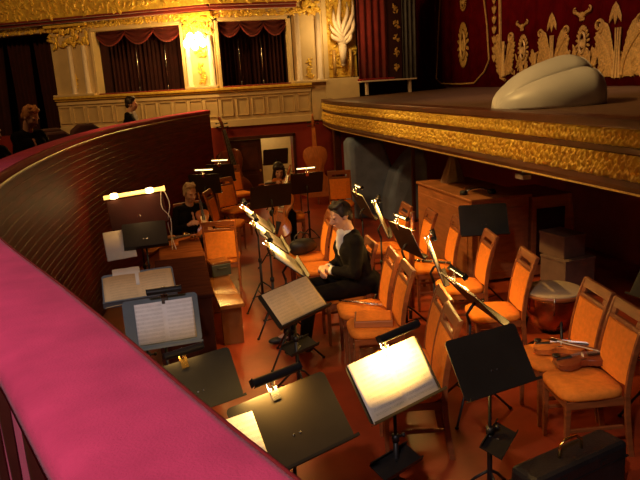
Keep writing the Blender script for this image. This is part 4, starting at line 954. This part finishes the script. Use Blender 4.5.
MB().tube([(-.05, -.11, .09), (-.05, -.135, .10), (.05, -.135, .10), (.05, -.11, .09)], .006, 6).build('handle', M['leather'], t)
for (x, y, lb) in ((-3.10, 7.98, 'small brass cup on the long brown case, nearer the violinist'), (-3.03, 7.80, 'small brass cup on the long brown case, nearer the orange chair')):
    t = thing('metal_cup', lb, 'cup', (x, y, .731), 0, 'cups on the long brown case')
    MB().lathe([(.0, 0), (.025, 0), (.032, .07), (.028, .07), (.022, .008), (.0, .008)], 16).build('bowl', M['brass'], t, smooth=True)
    MB().tube([(.028, 0, .015), (.05, 0, .025), (.05, 0, .05), (.031, 0, .058)], .004, 6).build('handle', M['brass'], t, smooth=True)

# case in the front right corner
t = thing('briefcase', 'black hard case with a metal handle standing in the bottom right corner', 'case', (-1.22, 2.95, 0), math.radians(15))
MB().box(-.37, .37, -.10, .10, .01, .36).build('body', M['leather'], t, bevel=.03)
MB().box(-.372, .372, -.104, .104, .26, .268).build('lid_seam', M['black'], t)
mb = MB(); mb.tube([(-.09, 0, .36), (-.085, 0, .43), (-.05, 0, .46), (.04, 0, .455), (.085, 0, .42), (.09, 0, .36)], .009, 8); mb.build('handle', M['brass'], t, smooth=True)
for x in (-.16, .16): MB().box(x-.025, x+.025, -.106, -.10, .28, .31).build('latch', M['leather'], t, bevel=.003)
t = thing('instrument_bag', 'upright black soft bag at the right photo edge, near the bottom', 'bag', (-.47, 2.92, 0), .2)
MB().loft([[(-.16, -.14, 0), (.2, -.14, 0), (.2, .14, 0), (-.16, .14, 0)], [(-.17, -.16, .3), (.22, -.16, .3), (.22, .16, .3), (-.17, .16, .3)], [(-.12, -.08, .55), (.16, -.08, .55), (.16, .08, .55), (-.12, .08, .55)]]).build('body', M['leather'], t, bevel=.04)
MB().tube([(-.06, 0, .54), (-.05, 0, .62), (.07, 0, .62), (.08, 0, .54)], .01, 8).build('strap', M['leather'], t, smooth=True)
t = thing('bassoon', 'red brown bassoon standing between the stands behind the man', 'bassoon', mw=frame_from((-.92, 6.15, .12), (-.02, -.15, 1), (-1, 0, 0)))
MB().tube([(0, 0, 0), (.45, 0, 0), (.9, 0, 0), (1.08, 0, 0)], [.032, .028, .02, .024], 12).build('long_joint', M['violindark'], t, smooth=True)
MB().tube([(.02, .05, 0), (.42, .05, 0), (.72, .05, 0)], [.024, .022, .016], 12).build('wing_joint', M['violindark'], t, smooth=True)
MB().tube([(.72, .05, 0), (.78, .06, 0), (.80, .12, .02), (.76, .22, .03)], .005, 6).build('crook', M['chrome'], t, smooth=True)
for q in (.0, .44, .88): MB().tube([(q, 0, 0), (q+.025, 0, 0)], .035, 12).build('silver_ring', M['chrome'], t, smooth=True)
MB().tube([(-.12, .02, 0), (0, .02, 0)], .02, 8).build('floor_peg', M['black'], t)

# ------------------------------------------------------------------ stalls seats behind the rail
for i, (x, y, lb) in enumerate(((-4.55, 9.15, 'dark plush stalls seat just right of the blond haired visitor'), (-4.75, 10.2, 'dark plush stalls seat in the middle between the two visitors'), (-4.35, 11.0, 'dark plush stalls seat nearer the seated man in the dark suit'))):
    if i == 0:
        st = thing('stalls_seat', lb, 'seat', (x, y, 1.05), math.radians(35), 'stalls seats behind the rail')
        mb = MB(); pr = [(-.27, .3), (-.28, .75), (-.24, .92), (-.12, 1.0), (.12, 1.0), (.24, .92), (.28, .75), (.27, .3)]
        mb.loft([[(xx*.93, -.02, 0.3+(zz-.3)*.97) for xx, zz in pr], [(xx, .01, zz) for xx, zz in pr], [(xx, .07, zz) for xx, zz in pr], [(xx*.93, .1, .3+(zz-.3)*.97) for xx, zz in pr]]).build('backrest', M['seatdark'], st, smooth=False, bevel=.015)
        MB().box(-.25, .25, -.42, 0, .36, .46).build('seat', M['seatdark'], st, bevel=.03)
        for h in (-1, 1):
            MB().box(h*.29-.03, h*.29+.03, -.38, .08, .6, .65).build('armrest', M['darkwood'], st, bevel=.012); MB().box(h*.29-.025, h*.29+.025, -.3, .06, 0, .6).build('side_frame', M['darkwood'], st, bevel=.008)
    else: dup(st, (x, y, 1.05), math.radians(35), lb, 'stalls seats behind the rail')
# ------------------------------------------------------------------ people: blobs fused into one skin by a voxel remesh
def fuse(mb, name, m, parent, voxel, smooth=4, mats=None):
    me = bpy.data.meshes.new(name); mb.bm.to_mesh(me); mb.bm.free()
    o = bpy.data.objects.new(name, me); COL.objects.link(o)
    r = o.modifiers.new('fuse', 'REMESH'); r.mode = 'VOXEL'; r.voxel_size = voxel
    if smooth:
        q = o.modifiers.new('soft', 'SMOOTH'); q.iterations = smooth; q.factor = .5
    dg = bpy.context.evaluated_depsgraph_get(); dg.update()
    me2 = bpy.data.meshes.new_from_object(o.evaluated_get(dg)); o.modifiers.clear(); o.data = me2; bpy.data.meshes.remove(me)
    me2.materials.clear(); me2.materials.append(m); me2.shade_smooth(); me2.name = name
    o.parent = parent
    return o
def ik(S, H, l1, l2, pole):
    S, H = Vector(S), Vector(H); d = H-S; L = min(d.length, (l1+l2)*.999); x = d.normalized()
    a = (l1*l1-l2*l2+L*L)/(2*L); h = math.sqrt(max(0, l1*l1-a*a)); p = Vector(pole); p = (p-x*p.dot(x)).normalized()
    return S+x*a+p*h, S+x*L
def hand(mb, wrist, d, palm_n, side, curl=.7, k=1.0):
    """five bent fingers; d = direction of the hand, palm_n = side the palm faces, side = thumb side"""
    d = Vector(d).normalized(); pn = Vector(palm_n); pn = (pn-d*pn.dot(d)).normalized(); sd = d.cross(pn).normalized()
    if sd.dot(Vector(side)) < 0: sd = -sd
    W = Vector(wrist); base = W+d*.085*k
    mb.cap(W, W+d*.03*k, .024*k, .026*k, 10)
    for i in range(4):
        off = (.027-.018*i)*k; mb.cap(W+d*.02*k+sd*off*.6, base+sd*off, .015*k, .012*k, 8)
        L = (.040, .045, .042, .033)[i]*k; p = base+sd*off; a = 0
        for j in range(3):
            a += curl*(.45 if j == 0 else .65); q = p+(d*math.cos(a)+pn*math.sin(a))*L*(1, .7, .55)[j]
            mb.cap(p, q, (.0095-.001*j)*k, (.0088-.001*j)*k, 8); p = q
    t0 = W+d*.025*k+sd*.02*k; t1 = t0+(d*.6+sd*.7+pn*.35).normalized()*.042*k; t2 = t1+(d*.85+sd*.1+pn*.5).normalized()*.034*k
    mb.cap(t0, t1, .013*k, .011*k, 8); mb.cap(t1, t2, .0105*k, .0085*k, 8)
def figure(label, loc, rz, head_yaw=0, head_pitch=0, lean=.06, hands=((.36, .10, .70), (.36, -.10, .70)), hip=.53, jacket='suit', trousers='suit', shirt=None, hair='hairdark', hairstyle='short',
           shirt_w=1.0, knees=((.42, .12, .52), (.42, -.12, .52)), feet=((.44, .13, .0), (.44, -.13, .0)), k=1.0, legs=True, vox=.0065, curl=.7):
    t = thing('person', label, 'person', loc, rz)
    ns = Vector((-.06+lean, 0, hip+.50))            # base of the neck
    hp = Vector((-.07, 0, hip))
    hc = ns + Vector((.035+lean*.35, 0, .165))
    RH = Matrix.Translation(hc) @ Matrix.Rotation(head_yaw, 4, 'Z') @ Matrix.Rotation(head_pitch, 4, 'Y')
    sh = [ns+Vector((-.01, .165, -.055)), ns+Vector((-.01, -.165, -.055))]
    arms = []
    for i, s_ in enumerate((1, -1)):
        e, h = ik(sh[i], hands[i], .285, .255, (-.25, s_*.55, -.8)); arms.append((sh[i], e, h))
    body = MB()
    # head
    body.ball((-.012, 0, .032), (.093, .075, .093), RH, 3); body.ball((.022, 0, -.02), (.068, .063, .092), RH, 3); body.ball((.038, 0, -.083), (.042, .045, .032), RH)
    body.cap(RH @ Vector((.088, 0, .012)), RH @ Vector((.110, 0, -.030)), .009, .0135); body.ball((.098, .011, -.034), (.010, .009, .008), RH); body.ball((.098, -.011, -.034), (.010, .009, .008), RH)
    for h in (-1, 1):
        body.ball((.072, h*.030, .022), (.018, .026, .009), RH); body.ball((-.008, h*.076, -.008), (.020, .010, .033), RH); body.ball((.062, h*.036, -.028), (.022, .020, .022), RH)
    body.ball((.086, 0, -.058), (.013, .024, .007), RH); body.ball((.083, 0, -.070), (.013, .021, .008), RH)
    body.cap(ns+Vector((-.01, 0, -.02)), RH @ Vector((-.015, 0, -.06)), .058, .052)
    # trunk and limbs under the clothes
    body.cap(hp+Vector((0, .07, .03)), hp+Vector((0, -.07, .03)), .10); body.cap(hp+Vector((0, 0, .05)), ns+Vector((0, 0, -.18)), .095, .10)
    body.cap(ns+Vector((0, .09, -.13)), ns+Vector((0, -.09, -.13)), .08); body.cap(sh[0], sh[1], .055)
    for i, (a, b, c) in enumerate(arms):
        body.cap(a, b, .045, .036); body.cap(b, c, .036, .024)
        d = (c-b).normalized(); hand(body, c, d, (0, -1 if i == 0 else 1, -.6), (0, 0, 1), curl)
    if legs:
        for i, h in enumerate((1, -1)):
            kn, ft = Vector(knees[i]), Vector(feet[i]); an = ft+Vector((0, 0, .08)); body.cap(hp+Vector((.02, h*.09, 0)), kn, .078, .055); body.cap(kn, an, .052, .036); body.cap(an, ft+Vector((.12, 0, .03)), .034, .028)
    bo = fuse(body, 'body', M['skin'], t, vox, 3)
    for h in (-1, 1): MB().ball((.0785, h*.031, .008), (.008, .012, .007), RH).build('eye', M['eye'], bo, smooth=True)
    MB().ball((.096, 0, -.064), (.004, .020, .004), RH).build('mouth', M['lip'], bo, smooth=True)
    # hair
    hb = MB()
    if hairstyle == 'short':
        hb.ball((-.022, 0, .052), (.094, .082, .088), RH, 3); hb.ball((.025, .02, .106), (.046, .05, .026), RH); hb.ball((.032, -.02, .104), (.043, .045, .026), RH); hb.ball((-.06, 0, -.01), (.052, .066, .07), RH)
        for h in (-1, 1): hb.ball((-.01, h*.068, .03), (.04, .018, .045), RH)
        for i in range(16):
            a = i*2.4; hb.ball((.03*math.cos(a)-.01+.02*math.sin(i), .06*math.sin(a), .105+.02*math.cos(i*1.7)), (.028, .024, .022), RH, 1)
    else:
        hb.ball((-.022, 0, .045), (.102, .090, .098), RH, 3); hb.ball((-.05, 0, -.06), (.07, .088, .11), RH, 2)
        for h in (-1, 1): hb.cap(RH @ Vector((.035, h*.065, .05)), RH @ Vector((.01, h*.085, -.13)), .025, .032); hb.ball((.06, h*.04, .085), (.04, .045, .02), RH)
        hb.ball((-.04, 0, -.15), (.06, .09, .07), RH)
    fuse(hb, 'hair', M[hair], bo, .007, 3)
    # clothes
    jb = MB()
    jb.cap(hp+Vector((0, .085, .04)), hp+Vector((0, -.085, .04)), .125); jb.cap(hp+Vector((0, .05, .06)), ns+Vector((0, .09, -.16)), .125, .125); jb.cap(hp+Vector((0, -.05, .06)), ns+Vector((0, -.09, -.16)), .125, .125)
    jb.cap(sh[0]+Vector((0, .0, 0)), sh[1], .074); jb.cap(ns+Vector((-.035, .05, -.02)), ns+Vector((-.035, -.05, -.02)), .058)
    for a, b, c in arms: jb.cap(a, b, .068, .055); jb.cap(b, b.lerp(c, .90), .055, .042)
    jb.ball(hp+Vector((-.10, 0, .0)), (.09, .19, .12))
    fuse(jb, 'jacket', M[jacket], t, .012, 4)
    if shirt:
        sb = MB()
        for q in range(7):
            v = q/6; p = ns.lerp(hp+Vector((.02, 0, .16)), v)+Vector((.066+.040*math.sin(PI*min(1, v*1.2)), 0, 0)); sb.ball(p, (.05, .028*shirt_w*(1-v*.6), .06))
        sb.cap(ns+Vector((.005, 0, .005)), ns+Vector((.008, 0, .025)), .059, .057)
        fuse(sb, 'shirt', M[shirt], t, .009, 2)
        for a, b, c in arms: MB().tube([b.lerp(c, .86), b.lerp(c, .97)], [.043, .041], 14).build('cuff', M[shirt], t, smooth=True)
    if legs:
        tb = MB()
        for i, h in enumerate((1, -1)):
            kn, ft = Vector(knees[i]), Vector(feet[i]); tb.cap(hp+Vector((.0, h*.09, .0)), kn, .098, .074); tb.cap(kn, ft+Vector((0, 0, .10)), .070, .052)
        fuse(tb, 'trousers', M[trousers], t, .012, 3)
        for i in range(2):
            ft = Vector(feet[i]); mb = MB(); mb.ball(ft+Vector((-.02, 0, .045)), (.055, .042, .045)); mb.ball(ft+Vector((.10, 0, .035)), (.10, .046, .035)); fuse(mb, 'shoe', M['leather'], t, .008, 2)
    return t
man = figure('seated musician in black tails and white shirt, hands together, looking down left', (-1.60, 5.90, 0), math.radians(182), head_yaw=.10, head_pitch=.30, lean=.09, hip=.545,
       hands=((.23, .03, .72), (.23, -.05, .71)), shirt='shirt', hair='hairdark', curl=1.0, knees=((.45, .13, .53), (.45, -.15, .53)), feet=((.52, .14, .0), (.60, -.16, .0)))
man.scale = (1.08, 1.08, 1.03)
m_ = figure('grey haired musician in black holding a violin upright on the lap', (-2.98, 8.72, 0), math.radians(-70), head_yaw=.15, head_pitch=.18, lean=.05, hip=.50,
       hands=((.30, .10, .70), (.26, -.16, .80)), hair='hairgrey', knees=((.40, .13, .50), (.40, -.15, .50)), curl=1.0)
make_fiddle('violin', 'orange violin held upright by the grey haired musician', 'violin', 1.0, frame_from((-2.83, 8.36, .63), (-.08, .22, 1), (.2, -1, .1)))
figure('dark long haired musician in a pale blouse behind the black stands at the doorway', (-1.52, 10.15, 0), math.radians(-95), head_yaw=.1, head_pitch=.22, lean=.05, hip=.50, jacket='blouse', trousers='suit', hair='hairdark', hairstyle='long',
       hands=((.26, .30, 1.0), (.36, -.14, .98)), curl=1.0)
make_fiddle('violin', 'violin held across the chest by the dark haired musician', 'violin', 1.0, frame_from((-1.36, 9.84, 1.0), (-1, -.25, .05), (.1, -.9, .6)), 'violin')
figure('visitor with reddish blond hair and head bowed, in the stalls at far left', (-4.78, 8.42, 1.05), math.radians(-40), head_yaw=.2, head_pitch=.50, lean=.10, hip=.56, hair='hairblond', hairstyle='short', vox=.010)
figure('person in a dark suit seated in the stalls, seen in profile facing right', (-3.70, 12.3, 1.05), math.radians(-5), head_yaw=.0, head_pitch=.05, lean=.04, hip=.565, shirt='shirt', shirt_w=.5, hair='hairdark', vox=.010)
figure('person in the stalls cut by the left photo edge, only an arm and side showing', (-4.99, 7.55, 1.05), math.radians(-30), head_pitch=.2, lean=.05, hip=.46, hair='hairdark', vox=.010)
